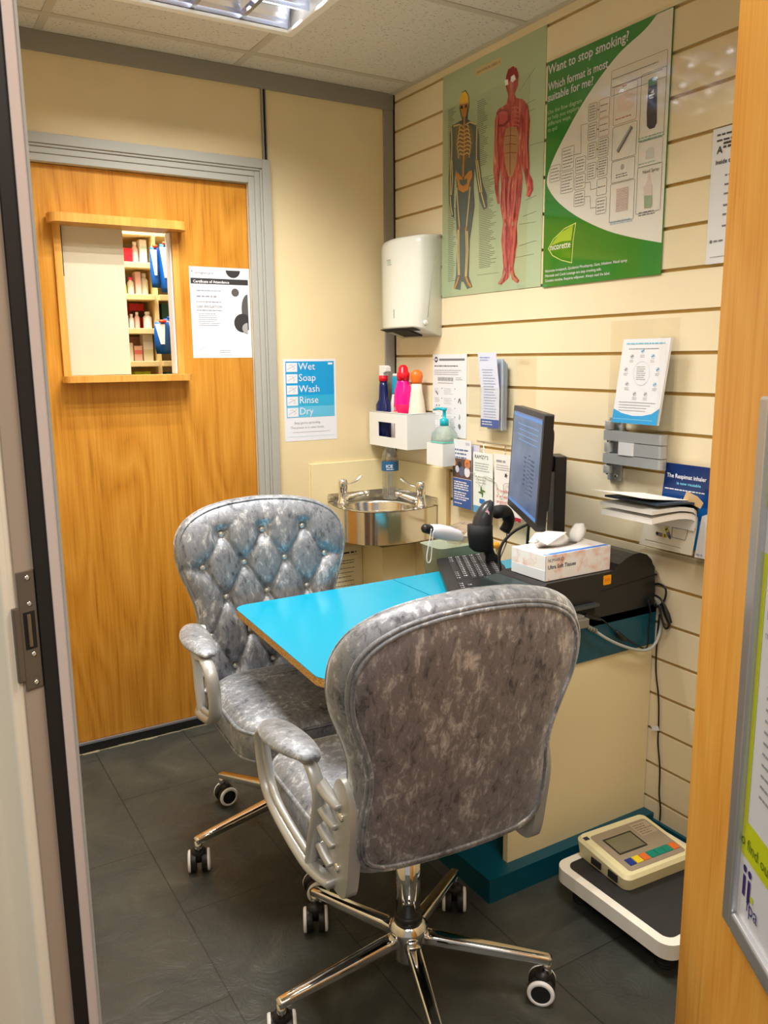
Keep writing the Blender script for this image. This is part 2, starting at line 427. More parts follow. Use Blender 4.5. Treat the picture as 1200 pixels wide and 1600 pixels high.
# door frame (stepped architrave)
mb = MB()
FRX1, FRZ = -0.499, 1.946
prof = [(0, 0.010), (0.020, 0.010), (0.022, 0.016), (0.036, 0.016), (0.038, 0.022), (0.056, 0.022), (0.058, 0.028), (0.076, 0.028)]
def fr_box(a, b, d):
    # a,b distances from the opening edge, d depth off the wall
    mb.box((DX1+a, -d, 0), (DX1+b, 0, DT+b), GREY_D)
    mb.box((DX0-b, -d, 0), (DX0-a, 0, DT+b), GREY_D)
    mb.box((DX0-a, -d, DT+a), (DX1+a, 0, DT+b), GREY_D)
fr_box(0.0, 0.022, 0.012); fr_box(0.022, 0.040, 0.015); fr_box(0.040, 0.048, 0.019); fr_box(0.048, 0.078, 0.023)
struct(mb.build('trim_5', origin=(DX1, 0, 0), bevel=0.0022), 'grey moulded frame round the oak door')
mb = MB(); mb.box((FRX1, -0.012, 0), (0, 0, 0.075), BLACK); struct(mb.build('baseboard_back', origin=(0, 0, 0)), 'black skirting beside the sink corner')
# right wall: slatwall
mb = MB(); YE = WF
mb.box((0.010, 0, 0), (0.05, YE, H), GROOVE)
zs = [H]+[zg(k) for k in range(0, 22)]
mb.box((0, 0, zg(0)+0.0045), (0.011, YE, H), CREAM_S)
for k in range(0, 21):
    mb.box((0, 0, zg(k+1)+0.0045), (0.011, YE, zg(k)-0.0045), CREAM_S)
mb.box((0, 0, 0.045), (0.011, YE, zg(21)-0.0045), CREAM_S)
for k in range(0, 22):
    mb.box((0.0075, 0, zg(k)-0.0045), (0.0105, YE, zg(k)+0.0045), GROOVE)
struct(mb.build('wall_right', origin=(0, 0, 0)), 'cream slatwall panelling with horizontal grooves')
mb = MB(); mb.box((-0.010, -1.29, 0), (0.0, YE, 0.045), TEAL); struct(mb.build('baseboard_right', origin=(0, -1.3, 0)), 'teal skirting under the slatwall')
mb = MB(); mb.box((WL-0.05, JY+0.012, 0), (WL, 0.0, H), CREAM_B); struct(mb.build('wall_left', origin=(WL, 0, 0)), 'cream side wall')
mb = MB(); mb.box((HX-0.05, WF-0.08, 0), (0.05, WF, H), CREAM_B); struct(mb.build('wall_front', origin=(0, WF, 0)), 'cream wall behind the open door')

# diagonal doorway: tangent along the wall, nrm into the room
TV = Vector((HX-JX, HY-JY, 0)).normalized(); NV = Vector((-TV.y, TV.x, 0))
if NV.x < 0: NV = -NV
ROOMC = cream_mat('cream_gloss_paint', srgb(236, 226, 206), 0.02)
JB = mat('jamb_grey_brown', srgb(168, 152, 136), 0.4); SEAL = mat('black_rubber_seal', (0.01, 0.01, 0.011), 0.55)
STOPW = mat('door_stop_pinkish_white', srgb(206, 192, 186), 0.4)
def D(t, n, z): return Vector((JX, JY, 0))+TV*t+NV*n+Vector((0, 0, z))
def dbox(mb, t0, n0, z0, t1, n1, z1, m):
    vs = [D(t0, n0, z0), D(t1, n0, z0), D(t1, n1, z0), D(t0, n1, z0), D(t0, n0, z1), D(t1, n0, z1), D(t1, n1, z1), D(t0, n1, z1)]
    mb.add(vs, [(0, 3, 2, 1), (4, 5, 6, 7), (0, 1, 5, 4), (1, 2, 6, 5), (2, 3, 7, 6), (3, 0, 4, 7)], m)
mb = MB()
dbox(mb, -0.9, -0.115, 0, -0.045, -0.0, H, ROOMC)
dbox(mb, -0.05, -0.115, 2.02, 0.95, -0.0, H, ROOMC)
struct(mb.build('wall_diagonal', origin=(JX, JY, 0)), 'cream wall holding the near doorway')
# jamb: bands of the reveal, from the room outwards
mb = MB()
dbox(mb, -0.045, -0.0115, 0, 0.000, 0.0, 2.02, STOPW); dbox(mb, -0.045, -0.0005, 0, 0.0008, 0.0022, 2.02, GREY_D)
dbox(mb, -0.045, -0.045, 0, -0.004, -0.0115, 2.02, JB)
dbox(mb, -0.045, 0.0, 2.02, 0.95, -0.045, 2.05, JB)
struct(mb.build('trim_6', origin=(JX, JY, 0)), 'grey brown door jamb with a pinkish white stop')
mb = MB(); dbox(mb, -0.005, -0.0262, 0, -0.0012, -0.0112, 2.02, SEAL)
struct(mb.build('trim_7', origin=(JX, JY, 0)), 'black rubber seal down the near door jamb')
mb = MB()
dbox(mb, -0.058, -0.058, 0, -0.006, -0.045, 2.06, ROOMC); dbox(mb, -0.062, -0.054, 0, -0.058, -0.045, 2.06, JB); dbox(mb, -0.13, -0.056, 0, -0.062, -0.045, 2.06, ROOMC)
dbox(mb, -0.012, -0.052, 0, -0.0055, -0.0445, 2.06, ROOMC)
struct(mb.build('trim_8', origin=(JX, JY, 0), bevel=0.002), 'cream painted architrave of the near doorway')
# strike plate
sp = thing('strike_plate', 'brushed steel electric strike plate screwed to the near door jamb', 'strike plate', D(-0.004, -0.037, 0.98))
PLATE = mat('plate_steel', srgb(128, 118, 106), 0.35, 0.8)
mb = MB(); dbox(mb, -0.0045, -0.0445, 0.99, -0.0025, -0.0265, 1.105, PLATE); part(mb, 'plate', sp, bevel=0.001)
mb = MB(); dbox(mb, -0.0032, -0.041, 1.030, -0.0018, -0.030, 1.066, BLACKM); part(mb, 'latch_recess', sp)
mb = MB(); dbox(mb, -0.003, -0.0385, 1.032, -0.0006, -0.0345, 1.064, mat('latch', srgb(150, 130, 105), 0.3, 0.9)); part(mb, 'latch', sp, bevel=0.0008)
mb = MB(); dbox(mb, -0.006, -0.051, 1.0, -0.0015, -0.0445, 1.072, PLATE); part(mb, 'lip', sp, bevel=0.001)
for z in (0.996, 1.024, 1.073, 1.098):
    mb = MB(); mb.lathe([(0.0026, 0), (0.0026, 0.0006), (0.0012, 0.0007)], D(-0.0026, -0.034, z), CHROME, 12, TV); part(mb, 'screw', sp)

# near door leaf (open, hinged beside the camera)
EX, EY = -0.776, -2.026
LV = Vector((math.cos(R(237.5)), math.sin(R(237.5)), 0))          # from free edge to hinge
LN = Vector((LV.y, -LV.x, 0))                                   # candidate normal
if LN.dot(CAM-Vector((EX, EY, 0))) < 0: LN = -LN
def G(a, z, n): return Vector((EX, EY, 0))+LV*a+LN*n+Vector((0, 0, z))
def gbox(mb, a0, z0, a1, z1, n0, n1, m):
    vs = [G(a, z, n) for n in (n0, n1) for a, z in ((a0, z0), (a1, z0), (a1, z1), (a0, z1))]
    mb.add(vs, [(3, 2, 1, 0), (4, 5, 6, 7), (0, 1, 5, 4), (1, 2, 6, 5), (2, 3, 7, 6), (3, 0, 4, 7)], m)
d2 = bpy.data.objects.new('door_2', None); COL.objects.link(d2); d2.location = G(0.826, 0, -0.02)
struct(d2, 'open pale oak door leaf standing in front of the slatwall')
mb = MB(); gbox(mb, 0, 0.012, 0.82, 1.985, -0.042, 0, OAK2)
part(mb, 'leaf', d2, bevel=0.0015)
sf = thing('snap_frame', 'silver snap frame holding a white and lime sexual health poster on the open door', 'poster frame', G(0.37, 0.6, 0))
FB = mat('satin_aluminium', srgb(198, 198, 200), 0.3, 0.7)
A0, A1, Z0, Z1 = 0.160, 0.62, 0.612, 1.25
for nm, a0, z0, a1, z1 in (('frame_bar', A0, Z0, A0+0.025, Z1), ('frame_bar', A1-0.025, Z0, A1, Z1), ('frame_bar', A0+0.0255, Z0, A1-0.0255, Z0+0.025), ('frame_bar', A0+0.0255, Z1-0.025, A1-0.0255, Z1)):
    mb = MB(); gbox(mb, a0, z0, a1, z1, 0, 0.011, FB); part(mb, nm, sf, bevel=0.004, segs=3)
FG = lambda a, b, h: G(a, b, 0.003+h)
ar = Art(FG)
ar.rect(A0+0.02, Z0+0.02, A1-0.02, Z1-0.02, LAMW, 0)
LIME = S(202, 214, 20, 0.4)
ar.rect(A0+0.026, Z0+0.105, A1-0.03, Z0+0.150, LIME, 1); ar.rect(A0+0.026, Z0+0.15, A0+0.036, Z1-0.17, LIME, 1)
ar.rect(A0+0.026, Z1-0.12, A0+0.08, Z1-0.04, S(225, 228, 120, 0.4), 1)
ar.text('to find out more', A0+0.018, Z0+0.118, 0.020, S(90, 110, 20, 0.5), 3)
PUR = S(50, 30, 110, 0.5)
for k in range(2): ar.disc((A0+0.040+0.013*k, Z0+0.092), 0.0045, 0.0045, PUR, 2); ar.line([(A0+0.040+0.013*k, Z0+0.084), (A0+0.040+0.013*k, Z0+0.058)], 0.007, PUR, 2)
ar.disc((A0+0.062, Z0+0.066), 0.004, 0.004, LIME, 2)
ar.text('fpa', A0+0.050, Z0+0.046, 0.026, PUR, 3)
for z, t in ((Z1-0.24, 'LARC'), (Z1-0.262, 'methods')): ar.text(t, A0+0.045, z, 0.014, INKL, 3)
ar.words(A0+0.06, Z1-0.30, A1-0.05, 12, 0.013, 0.003, INKL)
part(ar, 'poster_sheet', sf)

# far oak door with the hatch
HXA, HXB, HZA, HZB = -1.184, -0.845, 1.250, 1.698
d1 = bpy.data.objects.new('door_1', None); COL.objects.link(d1); d1.location = (DX1, 0, 0)
struct(d1, 'golden oak door with a serving hatch')
mb = MB(); ly0, ly1 = 0.008, 0.052
g = 0.003; dz0 = 0.036
mb.box((DX0+g, ly0, dz0), (HXA-0.02, ly1, DT-g), OAK); mb.box((HXB+0.022, ly0, dz0), (DX1-g, ly1, DT-g), OAK)
mb.box((HXA-0.02, ly0, dz0), (HXB+0.022, ly1, HZA-0.02), OAK); mb.box((HXA-0.02, ly0, HZB+0.02), (HXB+0.022, ly1, DT-g), OAK)
part(mb, 'leaf', d1)
mb = MB()
mb.box((HXA-0.022, -0.002, HZA-0.005), (HXA, ly1, HZB+0.02), OAKT); mb.box((HXB, -0.002, HZA-0.005), (HXB+0.022, ly1, HZB+0.02), OAKT)
part(mb, 'hatch_lining', d1, bevel=0.001)
def shelf_poly(x0, x1, d): 
    r = 0.032; P = [(x0, 0.0), (x1, 0.0)]
    P += [(x1-r+r*math.cos(R(t)), -d+r-r*math.sin(R(t))) for t in range(0, 91, 15)]+[(x0+r-r*math.sin(R(t)), -d+r-r*math.cos(R(t))) for t in range(0, 91, 15)]
    return P
FT = lambda a, b, h: Vector((a, b, h))
mb = MB(); mb.prism(shelf_poly(-1.222, -0.806, 0.058), FT, HZB+0.002, HZB+0.028, OAKT); mb.box((HXA, -0.001, HZB+0.002), (HXB, ly1, HZB+0.02), OAKT); part(mb, 'hatch_hood', d1, bevel=0.003)
mb = MB(); mb.prism(shelf_poly(-1.212, -0.808, 0.048), FT, HZA-0.022, HZA-0.002, OAKT); mb.box((HXA, -0.001, HZA-0.018), (HXB, ly1, HZA-0.002), OAKT); part(mb, 'hatch_sill', d1, bevel=0.003)
mb = MB(); mb.box((HXB-0.006, 0.004, HZA), (HXB-0.0005, 0.05, HZB), mat('white_channel', srgb(222, 220, 222), 0.35)); part(mb, 'hatch_channel', d1, bevel=0.001)
mb = MB(); mb.box((HXA+0.004, 0.018, HZA), (-0.995, 0.024, HZB), mat('cream_sliding_panel', srgb(208, 198, 176), 0.22)); part(mb, 'sliding_panel', d1)
mb = MB(); mb.box((HXA, 0.012, 1.55), (HXA+0.005, 0.03, HZB), BLACK); part(mb, 'panel_seal', d1)
mb = MB(); mb.box((DX0, -0.004, 0.030), (DX1, 0.004, 0.037), mat('grey_door_seal', srgb(150, 150, 158), 0.3, 0.4)); part(mb, 'door_seal', d1)
mb = MB(); mb.box((DX0, -0.006, 0), (DX1, 0.06, 0.030), BLACK); struct(mb.build('trim_9', origin=(DX1, 0, 0)), 'black threshold strip under the oak door')
GRIT = mat('crumbling_adhesive', srgb(150, 140, 112), 0.9)
mb = MB(); x = DX0
while x < DX1-0.02:
    wd = 0.012+random.random()*0.03; mb.box((x, -0.008-random.random()*0.010, 0.0), (x+wd, -0.005, 0.0012+random.random()*0.002), GRIT); x += wd*0.97
struct(mb.build('trim_10', origin=(DX1, 0, 0)), 'worn adhesive line along the threshold')

# certificate on the door
ar = Art(FY(0.0075)); cx0, cz1 = -0.789, 1.597
ar.prism([(cx0, cz1-0.297), (cx0+0.21, cz1-0.297), (cx0+0.21, cz1), (cx0, cz1)], ar.F, -0.0003, 0.0, LAMW)
c = lambda X, Y: (cx0+0.21*(X-(125+(Y-150)*0.058))/790.0, cz1-0.297*(Y-150-(X-125)*0.04*max(0, 1-(Y-150)/1200))/1200.0)
DK = S(52, 52, 56, 0.4); DK2 = S(84, 84, 84, 0.4)
ar.rect(*c(150, 372), *c(905, 325), DK, 1)
ar.text('Certificate of Attendance', c(180, 360)[0], c(180, 360)[1], 0.0125, LAMW, 3, bold=0.02, width=0.125)
ar.text('caringforcare', c(185, 245)[0], c(185, 245)[1], 0.013, S(130, 134, 150, 0.5), 3, width=0.068); ar.disc(c(163, 212), 0.002, 0.002, DK, 3)
cc = c(700, 205); ar.disc(cc, 0.0255, 0.024, DK, 1, 24, 180, 360); ar.disc(c(736, 490), 0.0135, 0.0135, DK2, 1)
ex = c(915, 500)[0]-0.003
ar.poly([(ex-0.024*math.sin(R(t)), c(0, 700)[1]+0.052*math.cos(R(t))) for t in range(0, 181, 12)], DK2, 1)
cc = c(845, 890); ar.poly([(min(cc[0]+0.031*math.cos(R(t)), ex), cc[1]+0.031*math.sin(R(t))) for t in range(0, 360, 12)], DK, 2)
cc = c(915, 960); ar.poly([(min(cc[0]+0.020*math.cos(R(t)), ex), cc[1]+0.018*math.sin(R(t))) for t in range(90, 275, 12)], S(160, 160, 162, 0.5), 3)
ar.text('EAR IRRIGATION', c(235, 690)[0], c(235, 690)[1]+0.001, 0.0125, INKM, 3, width=0.088)
for yy, x1 in ((460, 540), (535, 500), (607, 550), (718, 570)): ar.words(c(225, yy)[0], c(225, yy)[1], c(x1, yy)[0], 1, 1, 0.0028 if yy != 535 else 0.0045, S(140, 142, 154, 0.6), 2, 0)
ar.words(c(255, 765)[0], c(255, 765)[1], c(540, 765)[0], 7, 0.0062, 0.002, S(150, 152, 162, 0.6), 2)
for a in (230, 540): ar.line([c(a, 1310), c(a+180, 1310)], 0.0008, INKL)
ar.line([c(260, 1260), c(310, 1225), c(360, 1205)], 0.0008, INKL); ar.words(c(540, 1250)[0], c(540, 1250)[1], c(720, 1250)[0], 2, 0.006, 0.0015, INKL)
tag(ar.build('certificate', origin=(cx0+0.105, 0.007, cz1-0.297)), 'white certificate of attendance sheet with black circles taped to the oak door', 'certificate')

# hand washing poster
ar = Art(FY(0.0)); wx0, wx1, wz0, wz1 = -0.4665, -0.2565, 1.0, 1.293
ar.prism([(wx0, wz0), (wx1, wz0), (wx1, wz1), (wx0, wz1)], ar.F, 0.0, 0.0008, LAMW)
B1, B2, B3 = S(0, 150, 214, 0.3), S(40, 168, 214, 0.3), S(96, 184, 222, 0.3)
bx0, bx1 = wx0+0.008, wx1-0.008; bt, bb = wz1-0.008, wz1-0.208; bh = (bt-bb)/5
ar.lay = 3
for i in range(5):
    m = B1 if i < 3 else (B2 if i == 3 else B3)
    ar.rect(bx0, bt-bh*(i+1), bx1, bt-bh*i, m, 3)
    ar.rect(bx0+0.003, bt-bh*i-bh*0.92, bx0+0.046, bt-bh*i-bh*0.12, LAMW, 4)
    z = bt-bh*i-bh*0.5
    ar.line([(bx0+0.008, z-0.009), (bx0+0.018, z-0.002), (bx0+0.030, z+0.002), (bx0+0.040, z+0.009)], 0.0012, INKL, 5)
    ar.line([(bx0+0.012, z+0.006), (bx0+0.024, z+0.008), (bx0+0.036, z-0.004), (bx0+0.028, z-0.010)], 0.001, INKL, 5)
    t = ['Wet', 'Soap', 'Wash', 'Rinse', 'Dry'][i]
    ar.text(t, bx0+0.050, bt-bh*i-bh*0.74, 0.036, LAMW, 5)
ar.rect(bx1-0.024, bt-0.012, bx1-0.006, bt-0.005, LAMW, 5)
ar.text('Stop germs spreading.', wx0+0.036, wz0+0.062, 0.012, INKL, 4); ar.text('The power is in your hands.', wx0+0.022, wz0+0.045, 0.012, INKL, 4)
ar.line([(wx0+0.03, wz0+0.032), (wx1-0.03, wz0+0.032)], 0.001, INKL, 4); ar.line([(wx0+0.008, wz0+0.016), (wx1-0.008, wz0+0.016)], 0.0008, S(160, 200, 225, 0.5), 4)
tag(ar.build('hand_wash_poster', origin=((wx0+wx1)/2, 0, wz0)), 'blue and white hand washing poster reading Wet Soap Wash Rinse Dry on the cream wall', 'poster')

# ceiling light fitting 600x600 with four tubes
cl = thing('ceiling_light', 'square recessed louvre ceiling light with four tubes above the sink corner', 'ceiling light', ((LX0+LX1)/2, (LY0+LY1)/2, H))
LW = mat('light_frame_white', srgb(244, 242, 236), 0.4)
mb = MB(); t = 0.018
mb.box((LX0-0.006, LY0-0.006, H-0.012), (LX1+0.006, LY0+t, H-0.002), LW); mb.box((LX0-0.006, LY1-t, H-0.012), (LX1+0.006, LY1+0.006, H-0.002), LW)
mb.box((LX0-0.006, LY0+t, H-0.012), (LX0+t, LY1-t, H-0.002), LW); mb.box((LX1-t, LY0+t, H-0.012), (LX1+0.006, LY1-t, H-0.002), LW)
part(mb, 'frame', cl, bevel=0.002)
mb = MB(); GALV = mat('white_enamel', srgb(230, 232, 236), 0.35)
mb.box((LX0, LY0, H+0.075), (LX1, LY1, H+0.085), GALV)
for a, b in (((LX0, LY0), (LX1, LY0+0.004)), ((LX0, LY1-0.004), (LX1, LY1)), ((LX0, LY0), (LX0+0.004, LY1)), ((LX1-0.004, LY0), (LX1, LY1))):
    mb.box((a[0], a[1], H-0.004), (b[0], b[1], H+0.08), GALV)
part(mb, 'housing', cl)
TUBE = mat('lit_tube', (1, 1, 1), 0.5, emit=(1.0, 0.96, 0.86), es=2.6)
LOUV = mat('specular_louvre', (0.66, 0.73, 0.93), 0.2, 1.0)
pit = (LY1-LY0-2*t)/4
for i in range(4):
    yc = LY1-t-pit*(i+0.5)
    mb = MB(); mb.tube([(LX0+0.012, yc, H+0.038), (LX1-0.012, yc, H+0.038)], 0.011, TUBE, 12); part(mb, 'tube', cl)
    mb = MB()
    for s in (-1, 1):      # curved side reflectors
        rs = []
        for j in range(7):
            a = j/6; rs.append((yc+s*(pit*0.5*(1-a*a*0.55)), H+0.0+0.068*a))
        for j in range(6):
            (y0, z0), (y1, z1) = rs[j], rs[j+1]
            mb.add([(LX0+t, y0, z0), (LX1-t, y0, z0), (LX1-t, y1, z1), (LX0+t, y1, z1)], [(0, 1, 2, 3)], LOUV, True)
    part(mb, 'reflector', cl, recalc=False)
mb = MB()
for k in range(1, 4):
    xx = LX0+t+(LX1-LX0-2*t)*k/4; mb.add([(xx-0.006, LY0+t, H+0.0), (xx+0.006, LY0+t, H+0.0), (xx+0.001, LY0+t, H+0.022), (xx-0.001, LY0+t, H+0.022), (xx-0.006, LY1-t, H+0.0), (xx+0.006, LY1-t, H+0.0), (xx+0.001, LY1-t, H+0.022), (xx-0.001, LY1-t, H+0.022)], [(0, 1, 5, 4), (1, 2, 6, 5), (2, 3, 7, 6), (3, 0, 4, 7), (0, 3, 2, 1), (4, 5, 6, 7)], LOUV)
part(mb, 'louvre_blades', cl)

# ================================================================== DISPENSARY BEHIND THE HATCH
mb = MB(); SHW = mat('shop_wall', srgb(206, 190, 160), 0.6)
mb.box((-2.2, 1.45, 0), (0.05, 1.5, 2.5), SHW); mb.box((-2.2, 0.1, 2.5), (0.05, 1.5, 2.55), SHW); mb.box((0.0, 0.1, 0), (0.05, 1.5, 2.5), SHW); mb.box((-2.25, 0.07, 0), (-2.2, 1.5, 2.5), SHW)
struct(mb.build('wall_dispensary', origin=(0, 1.45, 0)), 'far dispensary wall seen through the hatch')
SHELFM = mat('beige_shelf', srgb(232, 208, 146), 0.5)
su = thing('shelving_unit', 'beige dispensary shelving seen through the door hatch', 'shelves', (-0.72, 0.70, 0))
shz = [1.291, 1.418, 1.548, 1.668, 1.79, 1.13]
mb = MB(); mb.box((-0.98, 0.86, 0), (-0.40, 0.88, 2.1), mat('shelf_back', srgb(206, 196, 174), 0.6)); part(mb, 'back_panel', su)
for x in (-0.985, -0.725, -0.40):
    mb = MB(); mb.box((x-0.008, 0.62, 0), (x+0.008, 0.86, 2.1), SHELFM); part(mb, 'upright', su)
for z in shz:
    mb = MB(); mb.box((-0.977, 0.60, z-0.022), (-0.733, 0.86, z), SHELFM); mb.box((-0.717, 0.60, z-0.022), (-0.408, 0.86, z), SHELFM); part(mb, 'shelf', su, bevel=0.002)
def carton(x, y, z, wd, hh, d, col, label, band=None, name='medicine_carton', cat='box'):
    mb = MB(); mb.box((x, y, z), (x+wd, y+d, z+hh), col)
    if band: mb.box((x-0.0004, y-0.0005, z+hh*0.45), (x+wd+0.0004, y, z+hh*0.72), band)
    tag(mb.build(name, origin=(x+wd/2, y+d/2, z), bevel=0.001), label, cat, 'stock on the dispensary shelves')
def bottle(x, y, z, r, hh, col, cap, label):
    t_ = thing('medicine_bottle', label, 'bottle', (x, y, z), 0, 'stock on the dispensary shelves')
    mb = MB(); mb.lathe([(r*0.95, 0), (r, 0.003), (r, hh*0.68), (r*0.5, hh*0.8), (r*0.5, hh*0.84)], (x, y, z), col, 16); part(mb, 'body', t_)
    mb = MB(); mb.lathe([(r*0.6, hh*0.84), (r*0.6, hh)], (x, y, z), cap, 16); part(mb, 'cap', t_)
PW = S(240, 238, 236, 0.4); PP = S(238, 200, 196, 0.4); PRD = S(222, 30, 50, 0.35); PB = S(20, 100, 190, 0.35); PG = S(176, 190, 30, 0.5); PTL = S(20, 100, 96, 0.5); PDK = S(60, 20, 30, 0.5)
L1, L2, L3, L4 = 1.291, 1.418, 1.548, 1.668
carton(-0.838, 0.64, L4, 0.034, 0.055, 0.06, PRD, 'bright red carton on the top hatch shelf', PRD)
bottle(-0.788, 0.66, L4, 0.013, 0.082, PP, PW, 'pale pink bottle beside the red carton on the top hatch shelf')
carton(-0.772, 0.64, L4, 0.026, 0.090, 0.05, PW, 'tall white carton at the right of the top hatch shelf', S(200, 225, 215, 0.5))
bottle(-0.838, 0.66, L3, 0.011, 0.052, S(190, 205, 90, 0.4), PW, 'small lime bottle on the second hatch shelf')
bottle(-0.812, 0.66, L3, 0.013, 0.068, PW, S(236, 60, 130, 0.4), 'white bottle with a pink cap on the second hatch shelf')
carton(-0.796, 0.64, L3, 0.020, 0.088, 0.05, PP, 'pale pink upright carton on the second hatch shelf')
bottle(-0.758, 0.665, L3, 0.016, 0.085, PW, PW, 'white bottle with a white cap on the second hatch shelf')
carton(-0.846, 0.64, L2, 0.013, 0.050, 0.05, S(150, 200, 205, 0.4), 'thin pale teal carton on the third hatch shelf')
bottle(-0.820, 0.65, L2, 0.010, 0.056, PW, PW, 'smallest white bottle on the third hatch shelf')
bottle(-0.798, 0.65, L2, 0.010, 0.064, PP, PW, 'slim pink bottle on the third hatch shelf')
carton(-0.810, 0.70, L2, 0.055, 0.100, 0.06, S(200, 30, 40, 0.4), 'dark red box at the back of the third hatch shelf', PDK)
bottle(-0.757, 0.65, L2, 0.017, 0.066, PW, PW, 'wide white bottle on the third hatch shelf')
carton(-0.845, 0.64, L1, 0.022, 0.072, 0.05, PW, 'white carton at the left of the fourth hatch shelf')
carton(-0.818, 0.645, L1, 0.032, 0.060, 0.05, PP, 'pink patterned carton on the fourth hatch shelf', S(232, 130, 140, 0.5))
carton(-0.822, 0.72, L1, 0.050, 0.098, 0.06, S(206, 158, 128, 0.5), 'brown carton at the back of the fourth hatch shelf')
carton(-0.782, 0.64, L1, 0.038, 0.104, 0.05, S(224, 218, 190, 0.5), 'stack-lined cream carton on the fourth hatch shelf', PW)
carton(-0.824, 0.63, 1.13, 0.062, 0.120, 0.06, PG, 'lime green box on the bottom hatch shelf', S(196, 210, 50, 0.5))
carton(-0.700, 0.63, 1.13, 0.050, 0.115, 0.06, PTL, 'dark green box on the bottom hatch shelf', PW)
carton(-0.700, 0.64, L2, 0.080, 0.100, 0.05, S(24, 74, 66, 0.5), 'dark green box behind the hanging bags')
def pack(x, y, z, wd, hh, col, tip, label, lean=0.0):
    t_ = thing('wipes_pack', label, 'pack', (x, y, z), 0, 'blue and white packs by the hatch')
    mb = MB()
    n = 9
    for sgn in (1,):
        rs = []
        for j in range(n):
            a = j/(n-1); zz = z+hh*a; k = math.sin(math.pi*min(max(a, 0.02), 0.98))**0.4
            cx = x+lean*a; rs.append([(cx-wd/2*(0.7+0.3*k), y, zz), (cx, y-0.016*k, zz), (cx+wd/2*(0.7+0.3*k), y, zz), (cx, y+0.016*k, zz)])
        mb.rings([[Vector(p) for p in r] for r in rs], col)
    part(mb, 'pouch', t_)
    mb = MB(); mb.add([(x-wd*0.20, y-0.0168, z+hh*0.3), (x+wd*0.03, y-0.0185, z+hh*0.3), (x+wd*0.12+lean, y-0.014, z+hh*0.93), (x-wd*0.46+lean, y-0.009, z+hh*0.93)], [(0, 1, 2, 3)], PW); part(mb, 'white_panel', t_)
    mb = MB(); mb.tube([(x+lean-wd*0.2, y-0.012, z+hh+0.002), (x+lean+wd*0.2, y-0.012, z+hh+0.002)], 0.006, tip, 8); part(mb, 'clip', t_)
ORG = S(240, 80, 30, 0.4)
pack(-0.748, 0.530, 1.568, 0.040, 0.150, PB, ORG, 'upper hanging blue and white pack, left of two, seen through the hatch')
pack(-0.712, 0.520, 1.550, 0.046, 0.180, PB, ORG, 'upper hanging blue and white pack, right of two, seen through the hatch')
pack(-0.735, 0.530, 1.318, 0.066, 0.122, PB, ORG, 'lower wide blue pack with an orange clip seen through the hatch')
pack(-0.692, 0.57, 1.320, 0.060, 0.135, PB, S(20, 80, 170, 0.4), 'lower blue pack with a blue clip, partly behind its neighbour')

# ================================================================== RIGHT WALL: POSTERS
def A3(X, Y):      # measured point on the slatwall plane -> page (a, b)
    p = at(680+X/2.4, 30+Y/2.4, 'x', 0); return (-p.y, p.z)
def A7(X, Y):
    p = at(840+X/5.0, 80+Y/5.0, 'x', 0); return (-p.y, p.z)
# anatomy chart
ar = Art(FX(-0.0015))
CHG = S(172, 188, 154, 0.35)
ya, yb, za, zb = 0.316, 0.818, 1.497, 2.2035
ar.prism([(ya, za), (yb, za), (yb, zb), (ya, zb)], ar.F, -0.0014, 0, CHG)
BEI = S(206, 186, 140, 0.5)
ar.poly([A3(152, 188), A3(250, 140), A3(250, 172), A3(155, 216)], BEI, 1)
p0 = A3(158, 202); p1 = A3(246, 160)
ar.text('ANATOMICAL SERIES IV', p0[0], p0[1]-0.003, 0.010, INK, 2, width=p1[0]-p0[0], rot=0)
TX = S(92, 104, 84, 0.6)
def col_text(X0, Y0, X1, Y1, rows, both=False):
    for i in range(rows):
        y = Y0+(Y1-Y0)*i/rows; a, b = A3(X0, y); c_, _ = A3(X1, y)
        L_ = (c_-a)*(0.55+0.45*random.random()); ar.rect(a, b-0.0009, a+L_, b+0.0009, TX, 1)
col_text(50, 345, 80, 990, 92); col_text(160, 310, 200, 560, 34); col_text(166, 600, 232, 940, 52)
for (X0, Y0, X1, Y1) in ((318, 270, 378, 180), (316, 330, 380, 300), (318, 356, 378, 336), (356, 474, 412, 458), (340, 680, 382, 660), (330, 740, 382, 720), (316, 850, 380, 830), (300, 895, 372, 880), (316, 770, 380, 760), (160, 960, 240, 950)):
    ar.line([A3(X0, Y0), A3(X1, Y1)], 0.0011, TX, 1)
DSL, BONE, ORB = S(74, 92, 98, 0.45), S(212, 190, 130, 0.45), S(196, 130, 50, 0.45)
# skeleton figure: slate silhouette
sil = [(98, 300), (92, 330), (98, 362), (104, 378), (66, 398), (56, 430), (58, 520), (52, 600), (54, 690), (64, 740), (74, 745), (72, 680), (74, 610), (80, 560), (82, 640), (78, 720), (84, 830), (80, 960), (72, 1010), (96, 1016), (100, 985), (108, 985), (122, 1012), (142, 1004), (128, 965), (132, 830), (150, 700), (146, 620), (150, 560), (160, 620), (168, 680), (184, 716), (198, 706), (196, 660), (178, 610), (170, 540), (168, 440), (160, 398), (124, 376), (126, 350), (131, 320), (128, 285), (116, 266), (102, 274)]
ar.poly([A3(*p) for p in sil], DSL, 2)
def bl(pts, wpx, m, lay=4): ar.line([A3(*p) for p in pts], wpx*0.00078, m, lay)
ar.poly([A3(*p) for p in [(95, 300), (93, 325), (100, 345), (104, 366), (118, 366), (122, 342), (129, 320), (127, 288), (116, 270), (103, 276)]], ORB, 3)
ar.poly([A3(*p) for p in [(96, 296), (95, 318), (112, 318), (128, 312), (126, 287), (116, 271), (104, 277)]], S(222, 180, 60, 0.45), 4)
